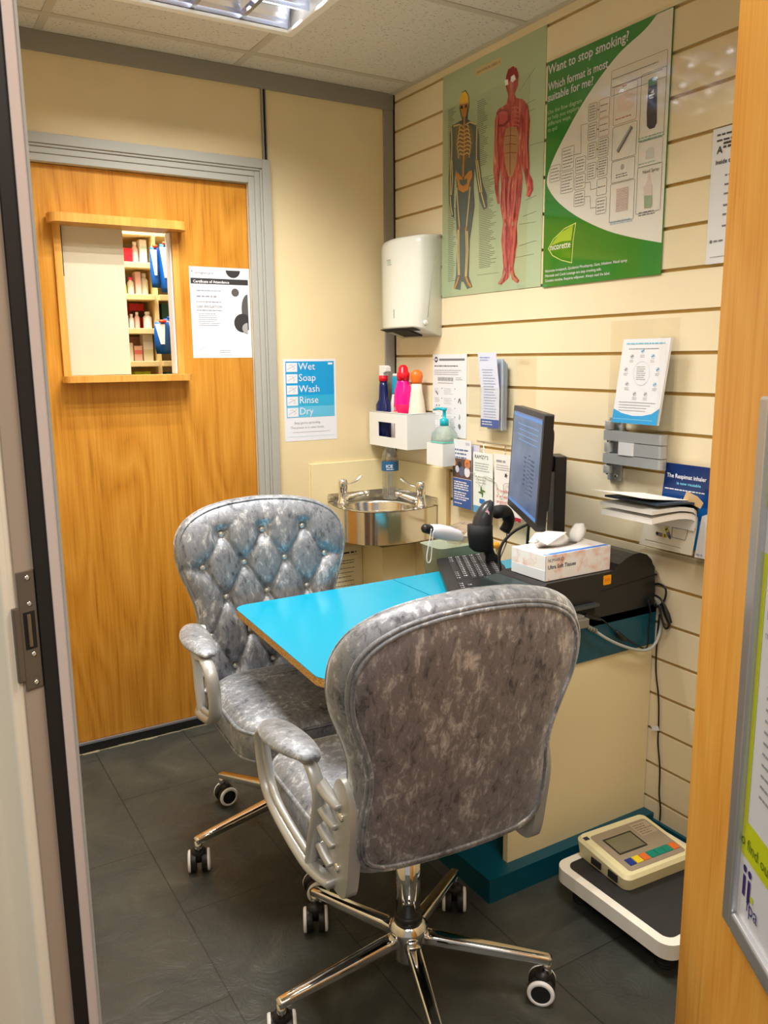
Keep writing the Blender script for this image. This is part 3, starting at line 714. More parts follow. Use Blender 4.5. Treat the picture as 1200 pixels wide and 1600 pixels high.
for q in ((103, 330), (119, 326)): ar.poly([A3(q[0]-5, q[1]-6), A3(q[0]-5, q[1]+7), A3(q[0]+4, q[1]+6), A3(q[0]+4, q[1]-6)], S(60, 50, 40, 0.5), 5)
bl([(112, 366), (112, 460), (108, 560), (108, 625)], 11, ORB)
ar.poly([A3(*p) for p in [(80, 402), (76, 470), (86, 520), (100, 540), (104, 470), (108, 540), (120, 524), (140, 500), (146, 450), (138, 398), (112, 400)]], S(120, 96, 60, 0.5), 3)
for k in range(8):
    yy = 405+k*15; hw = 16+k*2.2-(0 if k < 5 else (k-4)*4)
    bl([(109, yy), (109-hw*0.6, yy-6), (109-hw, yy+2), (109-hw*0.9, yy+12)], 4.5, BONE, 5); bl([(111, yy-2), (111+hw*0.6, yy-9), (111+hw*1.1, yy-2), (111+hw, yy+10)], 4.5, BONE, 5)
bl([(72, 402), (92, 396), (110, 402), (134, 386), (158, 396)], 6, BONE, 5)
ar.poly([A3(*p) for p in [(78, 585), (84, 572), (100, 590), (112, 592), (128, 572), (140, 566), (142, 590), (132, 612), (128, 640), (108, 650), (90, 640), (86, 610)]], ORB, 4)
ar.poly([A3(*p) for p in [(94, 600), (108, 606), (124, 596), (122, 618), (108, 626), (96, 618)]], DSL, 5)
for pts in ([(64, 410), (66, 470), (64, 530)], [(62, 530), (60, 600), (60, 660)], [(66, 530), (68, 600), (64, 660)], [(60, 664), (62, 705), (68, 735)], [(160, 400), (158, 470), (158, 530)], [(156, 530), (164, 600), (172, 650)], [(162, 530), (172, 600), (178, 650)], [(176, 652), (184, 684), (190, 706)], [(84, 632), (88, 700), (94, 780)], [(134, 628), (128, 700), (120, 780)], [(92, 790), (92, 870), (94, 960)], [(88, 790), (86, 870), (90, 960)], [(118, 790), (120, 870), (116, 965)], [(124, 795), (126, 870), (120, 965)]):
    bl(pts, 6.5, BONE, 5)
for q in ((94, 784), (119, 786)): ar.disc(A3(*q), 0.0045, 0.0055, ORB, 6)
for pts in ([(92, 965), (84, 990), (76, 1010)], [(118, 965), (126, 988), (138, 1004)]): bl(pts, 11, ORB, 6)
# muscle figure
def muscle_mat():
    m = mat('printed_muscle', srgb(178, 62, 66), 0.4); N, L, b = nt(m)
    n = texnoise(N, L, coords(N, L, (1, 90, 16)), 1.0, 5, 0.6, 0.6); r = ramp(N, L, n.outputs['Fac'], [(0.36, srgb(128, 38, 42)), (0.48, srgb(176, 62, 62)), (0.58, srgb(196, 92, 82)), (0.70, srgb(216, 168, 140))]); L.new(r.outputs['Color'], b.inputs['Base Color']); return m
MR, MD, MC_, MT = muscle_mat(), S(140, 44, 50, 0.45), S(200, 100, 88, 0.45), S(176, 132, 92, 0.45)
ar.poly([A3(*p) for p in [(268, 215), (266, 250), (276, 288), (270, 318), (236, 340), (226, 380), (224, 460), (220, 560), (226, 640), (236, 694), (244, 690), (240, 620), (246, 560), (250, 620), (246, 700), (256, 760), (250, 830), (258, 930), (252, 968), (236, 992), (250, 996), (276, 972), (284, 950), (290, 976), (312, 990), (318, 980), (300, 958), (296, 930), (310, 840), (308, 770), (322, 690), (330, 600), (326, 540), (338, 590), (346, 640), (342, 662), (356, 668), (370, 640), (368, 606), (356, 580), (352, 480), (358, 380), (350, 325), (330, 300), (306, 296), (300, 282), (312, 250), (316, 210), (308, 184), (294, 176), (276, 188)]], MR, 2)
ar.poly([A3(*p) for p in [(270, 215), (268, 236), (290, 230), (314, 222), (312, 196), (294, 178), (278, 190)]], MD, 3)
PW = S(240, 238, 236, 0.4)
ar.poly([A3(*p) for p in [(264, 230), (276, 226), (278, 246), (266, 250)]], PW, 5); ar.poly([A3(*p) for p in [(288, 216), (300, 208), (306, 226), (294, 238), (286, 232)]], PW, 5)
ar.poly([A3(*p) for p in [(232, 350), (250, 338), (278, 338), (284, 380), (262, 404), (238, 404)]], MD, 3); ar.poly([A3(*p) for p in [(238, 352), (256, 344), (274, 348), (276, 376), (258, 394), (242, 394)]], S(196, 84, 84, 0.45), 4)
for k in range(5): bl([(290, 334+k*16), (304, 330+k*16), (320, 336+k*16)], 5, MC_, 4)
ar.poly([A3(*p) for p in [(268, 410), (284, 404), (308, 404), (316, 440), (308, 540), (292, 590), (276, 590), (264, 540), (258, 460)]], MT, 3)
bl([(286, 404), (284, 480), (284, 580)], 3, MD, 5)
for k in range(3): bl([(266, 440+k*32), (286, 436+k*32), (308, 438+k*32)], 2.5, MD, 5)
for pts in ([(236, 360), (232, 460), (236, 560)], [(346, 340), (344, 440), (348, 560)], [(262, 600), (262, 680), (266, 750)], [(306, 600), (300, 680), (292, 750)], [(280, 610), (276, 680), (276, 740)], [(264, 790), (262, 860), (268, 930)], [(300, 790), (296, 860), (288, 930)]):
    bl(pts, 9, MC_, 4); bl([(x+7, y) for x, y in pts], 2.5, MD, 5)
for q in ((266, 772), (294, 768)): ar.disc(A3(*q), 0.005, 0.006, MT, 6)
for pts in ([(266, 945), (256, 972), (244, 990)], [(288, 945), (296, 970), (310, 984)]): bl(pts, 13, S(186, 120, 92, 0.45), 6)
for pts in ([(236, 664), (240, 690)], [(352, 604), (362, 636), (352, 662)]): bl(pts, 10, MC_, 5)
tag(ar.build('anatomy_chart', origin=(0, -ya, za)), 'green anatomy chart with a skeleton and a red muscle figure on the slatwall', 'poster')
# clear cover sheet over the chart
mb = MB(); mb.box((-0.0075, -0.323, za-0.004), (-0.0060, -0.757, za+0.60), CLEAR)
tag(mb.build('acrylic_sheet', origin=(-0.006, -0.323, za)), 'clear acrylic sheet standing in front of the anatomy chart', 'acrylic sheet')

# stop smoking poster
GR, GR2, GRW = S(36, 130, 40, 0.25), S(120, 170, 20, 0.3), S(226, 222, 216, 0.3)
ar = Art(FX(-0.0045))
ya, yb, za, zb = 0.830, 1.262, 1.493, 2.102
ar.prism([(ya, za), (yb, za), (yb, zb), (ya, zb)], ar.F, -0.0030, 0, GR)
cv = [A3(*p) for p in [(884, -6), (836, 0), (790, 42), (700, 124), (620, 224), (550, 330), (490, 440), (446, 530), (424, 600), (432, 640), (470, 690), (540, 742), (640, 790), (740, 818), (854, 839)]]
cv = [(min(a, yb-0.001), b) for a, b in cv]; cv[0] = (yb-0.001, zb-0.002); cv[1] = (cv[1][0], zb-0.002)
cv = [cv[0]]+[tuple(p) for p in crom([(a, b, 0) for a, b in cv[1:]], 5)]; cv = [(p[0], min(p[1], zb-0.002)) for p in cv]
cv[-1] = (yb-0.001, cv[-1][1])
ar.poly(cv, GRW, 1)
def tx7(t, X, Y, X1, size, m, bold=0.015):
    a, b = A7(X, Y); a1, _ = A7(X1, Y); ar.text(t, a, b, size, m, 4, bold=bold, width=a1-a)
def tx3(t, X, Y, X1, size, m, bold=0.015):
    a, b = A3(X, Y); a1, _ = A3(X1, Y); ar.text(t, a, b, size, m, 4, bold=bold, width=a1-a)
tx3('Want to stop smoking?', 430, 210, 726, 0.034, LAMW); tx3('Which format is most', 430, 272, 650, 0.030, LAMW); tx3('suitable for me?', 428, 312, 596, 0.030, LAMW)
LG = S(176, 214, 168, 0.4)
for t, Y, X1 in (('Use the flow diagram', 360, 554), ('to help you explore', 382, 545), ('different ways', 404, 512), ('to quit', 426, 464)): tx3(t, 428, Y, X1, 0.016, LG, 0)
GL = S(110, 120, 108, 0.5)
def fb(X0, Y0, X1, Y1, m=GL, wd=0.0011, txt=4, body=None):
    a0, b0 = A7(X0, Y0); a1, b1 = A7(X1, Y1)
    lo, hi = min(b0, b1), max(b0, b1)
    if body: ar.poly(rrect(a0, lo, a1, hi, 0.003, 3), body, 2)
    ar.ring(rrect(a0, lo, a1, hi, min(0.004, (a1-a0)/3), 3), wd, m, 3)
    if txt:
        p = (hi-lo)/(txt+1)
        for i in range(txt): ar.words(a0+0.004, hi-p*(i+1), a1-0.003, 1, 1, 0.0022, INKM, 3, 0.25)
fb(110, 905, 185, 1010); fb(204, 765, 292, 915, txt=6); fb(196, 955, 288, 1095, txt=6)
fb(310, 840, 384, 940); fb(304, 975, 382, 1070); fb(298, 1105, 376, 1200)
for i, (y0, y1) in enumerate(((422, 530), (575, 682), (728, 832), (884, 990))):
    fb(412-i*3, y0, 474-i*3, y1, txt=5)
RD = S(196, 120, 124, 0.5); BLU = S(150, 176, 200, 0.5)
fb(497, 385, 570, 505, RD, txt=2); fb(492, 540, 566, 655, RD, txt=2); fb(487, 693, 560, 815, txt=6); fb(482, 850, 554, 968, txt=6); fb(476, 1005, 548, 1115, INKM, txt=1); fb(470, 1155, 545, 1262, INKM, txt=4)
def ln7(pts, wd=0.0011, m=GL): ar.line([A7(*p) for p in pts], wd, m, 3)
ln7([(296, 812), (350, 800), (352, 580), (404, 566)]); ln7([(185, 940), (196, 938)]); ln7([(384, 1030), (424, 1024), (426, 1084), (474, 1072)]); ln7([(378, 1140), (422, 1134), (424, 1228), (468, 1222)])
for i, y in enumerate((460, 614, 770, 922)): ln7([(474-i*3, y), (494-i*3, y-4)]); ar.disc(A7(488-i*3, y-2), 0.0016, 0.002, INK, 4)
fb(592, 160, 1020, 200, GL, txt=2)
fb(612, 290, 782, 530, RD, txt=0); ar.poly([A7(*p) for p in [(640, 360), (722, 300), (768, 340), (768, 420), (700, 470), (640, 480)]], S(226, 206, 196, 0.5), 3); ar.poly([A7(*p) for p in [(722, 300), (768, 340), (730, 322)]], S(240, 224, 214, 0.5), 4); ar.words(*A7(618, 540), A7(770, 540)[0], 1, 1, 0.003, RD)
fb(600, 602, 778, 810, GL, txt=0); ar.line([A7(636, 790), A7(748, 590)], 0.011, S(106, 104, 106, 0.3), 3); ar.line([A7(634, 788), A7(742, 588)], 0.003, S(180, 178, 180, 0.3), 4)
fb(592, 870, 766, 992, INKM, txt=0); ar.disc(A7(674, 906), 0.006, 0.007, S(176, 172, 168, 0.4), 3); ar.words(*A7(622, 972), A7(740, 972)[0], 2, 0.006, 0.0025, INKM)
fb(582, 1045, 758, 1310, GL, txt=0)
a0, b0 = A7(628, 1080); a1, b1 = A7(714, 1240); ar.rect(a0, b1, a1, b0, S(196, 176, 170, 0.4), 3)
for i in range(4):
    for j in range(3): ar.disc((a0+(a1-a0)*(j+0.5)/3, b1+(b0-b1)*(i+0.5)/4), 0.0032, 0.004, S(226, 206, 200, 0.3), 4); ar.disc((a0+(a1-a0)*(j+0.5)/3, b1+(b0-b1)*(i+0.5)/4), 0.0016, 0.002, S(150, 130, 128, 0.3), 5)
ar.words(*A7(578, 1338), A7(752, 1338)[0], 2, 0.006, 0.0028, BLU)
fb(826, 190, 996, 660, GL, txt=0); ar.poly([A7(*p) for p in [(880, 230), (914, 205), (944, 214), (946, 300), (944, 560), (926, 600), (888, 612), (866, 590), (864, 480), (876, 300)]], S(42, 40, 52, 0.3), 3)
ar.poly([A7(*p) for p in [(879, 232), (912, 206), (944, 214), (945, 262), (878, 278)]], S(80, 130, 92, 0.3), 4); ar.line([A7(888, 350), A7(928, 336)], 0.0035, LAMW, 5); ar.line([A7(890, 372), A7(924, 362)], 0.002, LAMW, 5)
ar.poly([A7(*p) for p in [(896, 330), (922, 296), (920, 330)]], LAMW, 5); ar.words(*A7(798, 690), A7(1000, 690)[0], 2, 0.006, 0.0028, S(130, 176, 160, 0.5))
fb(804, 720, 982, 870, S(160, 190, 176, 0.5), txt=0); ar.poly([A7(*p) for p in [(858, 780), (880, 755), (918, 752), (922, 836), (856, 848)]], S(206, 204, 202, 0.4), 3); ar.words(*A7(800, 890), A7(970, 890)[0], 1, 1, 0.003, S(160, 190, 176, 0.5))
fb(794, 915, 968, 1240, INKM, txt=0); ar.poly([A7(*p) for p in [(876, 960), (888, 956), (894, 1030), (908, 1050), (906, 1200), (896, 1226), (844, 1230), (840, 1060), (862, 1036)]], S(214, 200, 196, 0.3), 3)
ar.poly([A7(*p) for p in [(844, 1130), (908, 1126), (906, 1200), (896, 1224), (846, 1228)]], S(150, 170, 140, 0.4), 4)
ar.text('Nasal Spray', A7(832, 950)[0], A7(832, 948)[1]-0.004, 0.011, INK, 4); ar.words(*A7(800, 1268), A7(950, 1268)[0], 2, 0.006, 0.003, INKM); ar.words(*A7(676, 278), A7(720, 278)[0], 1, 1, 0.003, RD)
# sail logo
LGO, LIM = S(60, 140, 20, 0.25), S(206, 222, 120, 0.3)
sl = [A3(*p) for p in [(428, 862), (448, 824), (490, 784), (534, 762), (524, 830), (518, 916), (478, 906), (444, 888)]]
ar.poly(sl, LIM, 2); cxs = sum(p[0] for p in sl)/8; cys = sum(p[1] for p in sl)/8
ar.poly([(cxs+(a-cxs)*0.93, cys+(b-cys)*0.93) for a, b in sl], GR, 3); ar.poly([(cxs+(a-cxs)*0.86, cys+(b-cys)*0.86) for a, b in sl], LGO, 4)
ar.poly([A3(*p) for p in [(440, 850), (470, 806), (524, 772), (516, 830), (480, 834)]], S(160, 196, 60, 0.25), 5)
PW = S(240, 238, 236, 0.4)
tx3('nicorette', 436, 868, 512, 0.026, PW, 0.008)
ar.lay = 6
for t, Y, X1 in (('Nicorette Invisipatch, Quickmist Mouthspray, Gum, Inhalator, Nasal spray', 952, 724), ('Microtab and Cools Lozenge are stop smoking aids.', 970, 628), ('Contains nicotine. Requires willpower. Always read the label.', 988, 660)):
    a, b = A3(418, Y); a1, _ = A3(X1, Y); ar.text(t, a, b+0.001, 0.0105, LAMW, 4, bold=0.015, width=a1-a)
tag(ar.build('smoking_poster', origin=(0, -ya, za)), 'large green and white stop smoking poster with a flow diagram on the slatwall', 'poster')
mb = MB(); mb.box((-0.0100, -1.268, 1.500), (-0.0080, -1.76, 2.13), CLEAR)
tag(mb.build('acrylic_sheet', origin=(-0.008, -1.268, 1.5)), 'clear acrylic sheet in front of the white notice by the open door', 'acrylic sheet')
mb = MB(); mb.box((-0.0100, -0.828, 1.494), (-0.0084, -1.266, 2.108), CLEAR)
tag(mb.build('acrylic_sheet', origin=(-0.008, -0.83, 1.5)), 'clear acrylic sheet covering the green stop smoking poster', 'acrylic sheet')
# white notice by the open door
ar = Art(FX(-0.004)); ar.prism([(1.393, 1.503), (1.603, 1.503), (1.603, 1.80), (1.393, 1.80)], ar.F, -0.001, 0, LAMW)
ar.words(1.405, 1.785, 1.55, 2, 0.012, 0.004, INK); ar.text('A', 1.407, 1.745, 0.022, INK, 3, bold=0.03); ar.words(1.423, 1.765, 1.59, 2, 0.008, 0.005, INK, 2, 0.1)
ar.text('Inside the Tissue', 1.405, 1.722, 0.013, INK, 3, bold=0.03)
for z in (1.695, 1.675, 1.655, 1.63, 1.61, 1.585): ar.words(1.432, z, 1.50, 1, 1, 0.004, INKM); ar.line([(1.47, z), (1.53, z+0.01)], 0.0008, INKL)
ar.disc((1.54, 1.65), 0.05, 0.04, S(206, 206, 214, 0.5), 1); ar.disc((1.405, 1.553), 0.004, 0.004, INKM); ar.words(1.412, 1.553, 1.44, 1, 1, 0.004, INKM); ar.line([(1.405, 1.518), (1.59, 1.518)], 0.001, INKM)
tag(ar.build('notice', origin=(0, -1.393, 1.503)), 'white printed diagram notice partly hidden behind the open door', 'notice')

# towel dispenser
td = thing('towel_dispenser', 'white wall mounted paper towel dispenser with a curved front next to the anatomy chart', 'towel dispenser', (0, -0.18, 1.36))
DISP = mat('dispenser_white', srgb(226, 228, 220), 0.22)
y0, y1 = -0.313, -0.052; n = 11
def dprof(d, z, ins=0.0):
    pts = [(0, y0+ins), (-0.075*d, y0+ins)]
    for i in range(n): t = i/(n-1); pts.append((-(0.092+0.028*math.sin(math.pi*t))*d, y0+ins+0.010+(y1-y0-2*ins-0.020)*t))
    pts += [(-0.075*d, y1-ins), (0, y1-ins)]; return pts
def drow(d, z, zf, ins=0):
    return [Vector((x, y, z+(zf-z)*min(1, abs(x)/0.1))) for x, y in dprof(d, z, ins)]
mb = MB(); mb.rings([drow(1, 1.366, 1.399, 0.004), drow(1.0, 1.370, 1.404), drow(1.0, 1.55, 1.56), drow(1, 1.695, 1.680), drow(0.96, 1.706, 1.694, 0.003), drow(0.90, 1.710, 1.703, 0.010)], DISP, True, True, True)
o = part(mb, 'cover', td); 
mb = MB(); mb.box((-0.095, -0.235, 1.394), (-0.030, -0.118, 1.399), BLACKM); mb.box((-0.105, -0.29, 1.3965), (-0.075, -0.07, 1.3985), BLACKM)
mb.v = [Vector((p.x, p.y, p.z-0.033*(1-min(1, -p.x/0.1))-0.002)) for p in mb.v]; part(mb, 'towel_slot', td)
mb = MB(); mb.box((-0.1215, -0.192, 1.432), (-0.1195, -0.189, 1.462), mat('window_grey', srgb(170, 172, 166), 0.3)); part(mb, 'level_window', td)
mb = MB(); mb.lathe([(0.009, 0), (0.009, 0.004), (0.006, 0.006)], (-0.070, y0, 1.412), WHITE, 20, (0, -1, 0)); part(mb, 'lock', td)
mb = MB(); mb.tube([(-0.02, y0-0.0006, 1.70), (-0.045, y0-0.0006, 1.55), (-0.060, y0-0.0006, 1.43)], 0.0009, mat('seam_grey', srgb(176, 180, 172), 0.5), 6); part(mb, 'seam', td)
ar = Art(lambda a, b, h: Vector((-0.1205-h, -a, b))); ar.words(0.146, 1.632, 0.175, 1, 1, 0.003, INKL); ar.text('dryad', 0.147, 1.621, 0.011, S(130, 190, 160, 0.5), 2); ar.words(0.148, 1.616, 0.178, 1, 1, 0.002, INKL); part(ar, 'badge', td)
mb = MB(); mb.lathe([(0.012, 0), (0.010, 0.003)], (-0.03, -0.185, 1.709), BLACK, 12); part(mb, 'top_key', td)

# caddy and the bottles in it
cy = thing('wall_caddy', 'white wall caddy with a square window, holding four bottles', 'caddy', (-0.06, -0.14, 0.972))
mb = MB(); t = 0.004; X0, X1, Y0, Y1, Z0, Z1 = -0.122, -0.002, -0.276, -0.012, 0.972, 1.099
wy0, wy1, wz0_, wz1_ = -0.195, -0.075, 1.008, 1.062
def hollow(mb, X0, Y0, Z0, X1, Y1, Z1, t, win=None):
    outl = [(X0, Y0), (X1, Y0), (X1, Y1), (X0, Y1)]; inn = [(X0+t, Y0+t), (X1-t, Y0+t), (X1-t, Y1-t), (X0+t, Y1-t)]
    v = [(x, y, z) for z in (Z0, Z1) for x, y in outl]+[(x, y, z) for z in (Z0+t, Z1) for x, y in inn]
    f = [(3, 2, 1, 0), (0, 1, 5, 4), (1, 2, 6, 5), (2, 3, 7, 6), (8, 9, 10, 11), (9, 8, 12, 13), (10, 9, 13, 14), (11, 10, 14, 15)]+[(4+i, 4+(i+1) % 4, 12+(i+1) % 4, 12+i) for i in range(4)]
    if not win: f += [(3, 0, 4, 7), (8, 11, 15, 12)]
    mb.add(v, f, WHITE)
    if win:
        y0_, y1_, z0_, z1_ = win; k = len(mb.v)
        for xx, (ya_, yb_, za_, zb_) in ((X0, (Y0, Y1, Z0, Z1)), (X0+t, (Y0+t, Y1-t, Z0+t, Z1))):
            mb.add([(xx, ya_, za_), (xx, yb_, za_), (xx, yb_, zb_), (xx, ya_, zb_), (xx, y0_, z0_), (xx, y1_, z0_), (xx, y1_, z1_), (xx, y0_, z1_)], [(0, 1, 5, 4), (1, 2, 6, 5), (2, 3, 7, 6), (3, 0, 4, 7)], WHITE)
        mb.add([(X0, y0_, z0_), (X0, y1_, z0_), (X0, y1_, z1_), (X0, y0_, z1_), (X0+t, y0_, z0_), (X0+t, y1_, z0_), (X0+t, y1_, z1_), (X0+t, y0_, z1_)], [(0, 1, 5, 4), (1, 2, 6, 5), (2, 3, 7, 6), (3, 0, 4, 7)], WHITE)
hollow(mb, X0, Y0, Z0, X1, Y1, Z1, t, (wy0, wy1, wz0_, wz1_))
part(mb, 'box', cy)
mb = MB(); mb.tube([(X1, Y0, Z1), (X0, Y0, Z1), (X0, Y1, Z1)], 0.0016, WHITE, 8); part(mb, 'rim', cy)
ZB = 0.977
NAVY = mat('navy_plastic', srgb(14, 30, 86), 0.25); PINK = mat('pink_plastic', srgb(238, 10, 140), 0.22); REDP = mat('red_plastic', srgb(228, 20, 44), 0.22)
ORP = mat('orange_plastic', srgb(244, 120, 40), 0.3); BLP = mat('blue_plastic', srgb(30, 150, 190), 0.3)
b1 = thing('spray_bottle', 'navy spray bottle with a red collar and white trigger in the caddy', 'bottle', (-0.086, -0.058, ZB), 0, 'cleaning bottles in the caddy')
mb = MB(); mb.rings([[Vector((-0.086+a*math.cos(t_)+ox, -0.058+b_*math.sin(t_), z)) for t_ in [2*math.pi*k/24 for k in range(24)]] for z, a, b_, ox in ((ZB, 0.026, 0.034, 0), (ZB+0.10, 0.027, 0.036, 0), (ZB+0.145, 0.027, 0.034, 0), (ZB+0.165, 0.018, 0.020, 0), (ZB+0.21, 0.016, 0.018, 0), (ZB+0.235, 0.014, 0.015, 0))], NAVY); part(mb, 'body', b1)
mb = MB(); mb.lathe([(0.017, 0), (0.017, 0.020)], (-0.086, -0.058, ZB+0.232), REDP, 20); part(mb, 'collar', b1)
mb = MB(); mb.rings([[Vector((-0.086+a, -0.058+b_, z)) for a, b_ in ((-0.012, -0.016-e), (0.012, -0.016-e), (0.012, 0.012), (-0.012, 0.012))] for z, e in ((ZB+0.252, 0.0), (ZB+0.262, 0.0), (ZB+0.268, 0.020), (ZB+0.284, 0.018), (ZB+0.290, 0.004))], WHITE, smooth=False); part(mb, 'trigger', b1, bevel=0.002)
b2 = thing('white_bottle', 'white bottle with a blue cap behind the pink bottle in the caddy', 'bottle', (-0.050, -0.100, ZB), 0, 'cleaning bottles in the caddy')
mb = MB(); mb.lathe([(0.028, 0), (0.030, 0.004), (0.030, 0.15), (0.024, 0.185)], (-0.046, -0.100, ZB), WHITE, 24); part(mb, 'body', b2)
mb = MB(); mb.lathe([(0.0245, 0.185), (0.025, 0.19), (0.025, 0.245), (0.022, 0.25)], (-0.046, -0.100, ZB), BLP, 24); part(mb, 'cap', b2)
mb = MB(); mb.lathe([(0.0225, 0.25), (0.022, 0.258), (0.018, 0.26)], (-0.046, -0.100, ZB), PW, 24); part(mb, 'cap_top', b2)
b3 = thing('cleaner_bottle', 'hot pink cleaner bottle with a round red cap in the caddy', 'bottle', (-0.080, -0.186, ZB), 0, 'cleaning bottles in the caddy')
mb = MB(); mb.lathe([(0.030, 0), (0.032, 0.004), (0.033, 0.09), (0.034, 0.15), (0.034, 0.18), (0.030, 0.205), (0.022, 0.232), (0.020, 0.24)], (-0.080, -0.186, ZB), PINK, 28); part(mb, 'body', b3)
mb = MB(); mb.lathe([(0.0338, 0.098), (0.0348, 0.10), (0.0354, 0.150), (0.0345, 0.152)], (-0.080, -0.186, ZB), S(214, 20, 96, 0.3), 28, cap=False); part(mb, 'label', b3)
ar = Art(lambda a, b, h: Vector((-0.1160-h, -a, b))); ar.text('365', 0.168, ZB+0.132, 0.016, LAMW, 0); ar.rect(0.168, ZB+0.124, 0.204, ZB+0.128, S(240, 180, 150, 0.4), 0); part(ar, 'lettering', b3)
mb = MB(); mb.lathe([(0.023, 0.238), (0.0235, 0.262), (0.019, 0.268), (0.017, 0.282), (0.010, 0.291), (0.0, 0.293)], (-0.080, -0.186, ZB), REDP, 24); part(mb, 'cap', b3)
b4 = thing('white_bottle', 'white bottle with a translucent orange cap at the right of the caddy', 'bottle', (-0.045, -0.225, ZB), 0, 'cleaning bottles in the caddy')
mb = MB(); mb.lathe([(0.036, 0), (0.037, 0.004), (0.036, 0.10), (0.028, 0.16), (0.021, 0.20), (0.018, 0.225)], (-0.048, -0.225, ZB), S(236, 226, 208, 0.35), 24); part(mb, 'body', b4)
mb = MB(); mb.lathe([(0.018, 0.225), (0.020, 0.235), (0.023, 0.25), (0.021, 0.265), (0.010, 0.274), (0, 0.275)], (-0.048, -0.225, ZB), ORP, 24); part(mb, 'cap', b4)

# hand gel in its holder
sh = thing('gel_holder', 'small white wall bracket holding a hand gel pump bottle', 'holder', (-0.045, -0.39, 0.93))
mb = MB(); t = 0.003; X0, X1, Y0, Y1, Z0, Z1 = -0.084, -0.002, -0.440, -0.343, 0.928, 1.004
hollow(mb, X0, Y0, Z0, X1, Y1, Z1, t)
part(mb, 'box', sh)
gb = thing('hand_gel_bottle', 'clear hand gel bottle with a turquoise pump beside the caddy', 'bottle', (-0.044, -0.392, 0.931), 0)
gx, gy, gz = -0.044, -0.392, 0.9315
GEL = mat('clear_gel_bottle', srgb(206, 226, 222), 0.08, 0, 0.6, 1.3)
def rr_ring(cx, cy_, hx, hy, r, z): return [Vector((cx+a, cy_+b, z)) for a, b in rrect(-hx, -hy, hx, hy, r, 4)]
mb = MB(); mb.rings([rr_ring(gx, gy, 0.033, 0.040, 0.014, gz), rr_ring(gx, gy, 0.034, 0.041, 0.014, gz+0.09), rr_ring(gx, gy, 0.033, 0.040, 0.016, gz+0.105), rr_ring(gx, gy, 0.025, 0.028, 0.016, gz+0.122), rr_ring(gx, gy, 0.014, 0.014, 0.0139, gz+0.132)], GEL); part(mb, 'body', gb)
mb = MB(); mb.rings([rr_ring(gx, gy, 0.0345, 0.0415, 0.014, gz+0.074), rr_ring(gx, gy, 0.0345, 0.0415, 0.014, gz+0.079)], mat('gel_line', srgb(110, 200, 190), 0.2), cap=False); part(mb, 'fill_line', gb)
TQ = mat('turquoise_pump', srgb(20, 172, 190), 0.25)
mb = MB(); mb.lathe([(0.0155, 0.130), (0.0155, 0.153), (0.010, 0.156), (0.006, 0.158), (0.006, 0.182), (0.009, 0.184), (0.009, 0.192)], (gx, gy, gz), TQ, 20)
mb.tube([(gx, gy, gz+0.188), (gx-0.008, gy+0.028, gz+0.189), (gx-0.012, gy+0.048, gz+0.184)], [0.006, 0.0045, 0.0035], TQ, 10); part(mb, 'pump', gb)

# small white instruction sheet
ar = Art(FX(-0.002)); a0, a1, z0, z1 = 0.260, 0.462, 1.020, 1.305
ar.prism([(a0, z0), (a1, z0), (a1, z1), (a0, z1)], ar.F, -0.001, 0, PAPER)
ar.disc((a0+0.022, z1-0.018), 0.010, 0.010, INK, 1); ar.rect(a0+0.016, z1-0.021, a0+0.028, z1-0.015, PAPER, 2); ar.rect(a0+0.040, z1-0.022, a1-0.012, z1-0.015, INKM, 1); ar.disc((a0+0.006, z1-0.018), 0.002, 0.002, INK)
ar.words(a0+0.012, z1-0.040, a1-0.05, 1, 1, 0.004, INKM, 2, 0); ar.words(a0+0.012, z1-0.055, a1-0.03, 3, 0.007, 0.002, INKL)
for k in range(11): ar.rect(a0+0.034+k*0.0085, z1-0.092, a0+0.038+k*0.0085, z1-0.079, INK, 1)
ar.words(a0+0.035, z1-0.099, a0+0.125, 1, 1, 0.002, INKL, 2, 0); ar.words(a0+0.14, z1-0.08, a1-0.02, 2, 0.006, 0.002, INKL)
for k, z in enumerate((z1-0.118, z1-0.152, z1-0.185, z1-0.215, z1-0.25)):
    ar.words(a0+0.012, z, a0+0.045, 3, 0.006, 0.0016, S(190, 190, 196, 0.6)); ar.words(a0+0.07, z, a0+0.125, 4, 0.006, 0.0016, S(190, 190, 196, 0.6)); ar.disc((a0+0.058, z), 0.002, 0.002, INK); ar.disc((a0+0.136, z), 0.002, 0.002, INK)
ar.line([(a0+0.02, z1-0.128), (a0+0.034, z1-0.140)], 0.005, INKM); ar.disc((a0+0.026, z1-0.178), 0.003, 0.003, INKM); ar.disc((a0+0.042, z1-0.178), 0.003, 0.003, INKM)
ar.line([(a0+0.155, z1-0.165), (a0+0.163, z1-0.150), (a0+0.171, z1-0.168)], 0.005, INKM); ar.ring([(a0+0.16, z1-0.222), (a0+0.168, z1-0.214), (a0+0.162, z1-0.204)], 0.0012, INKM)
ar.poly([(a0+0.156, z1-0.240), (a0+0.162, z1-0.236), (a0+0.168, z1-0.240), (a0+0.172, z1-0.248), (a0+0.164, z1-0.258), (a0+0.156, z1-0.248)], INKM)
tag(ar.build('instruction_sheet', origin=(0, -a0, z0)), 'tall white instruction sheet with small diagrams above the hand gel', 'sheet')

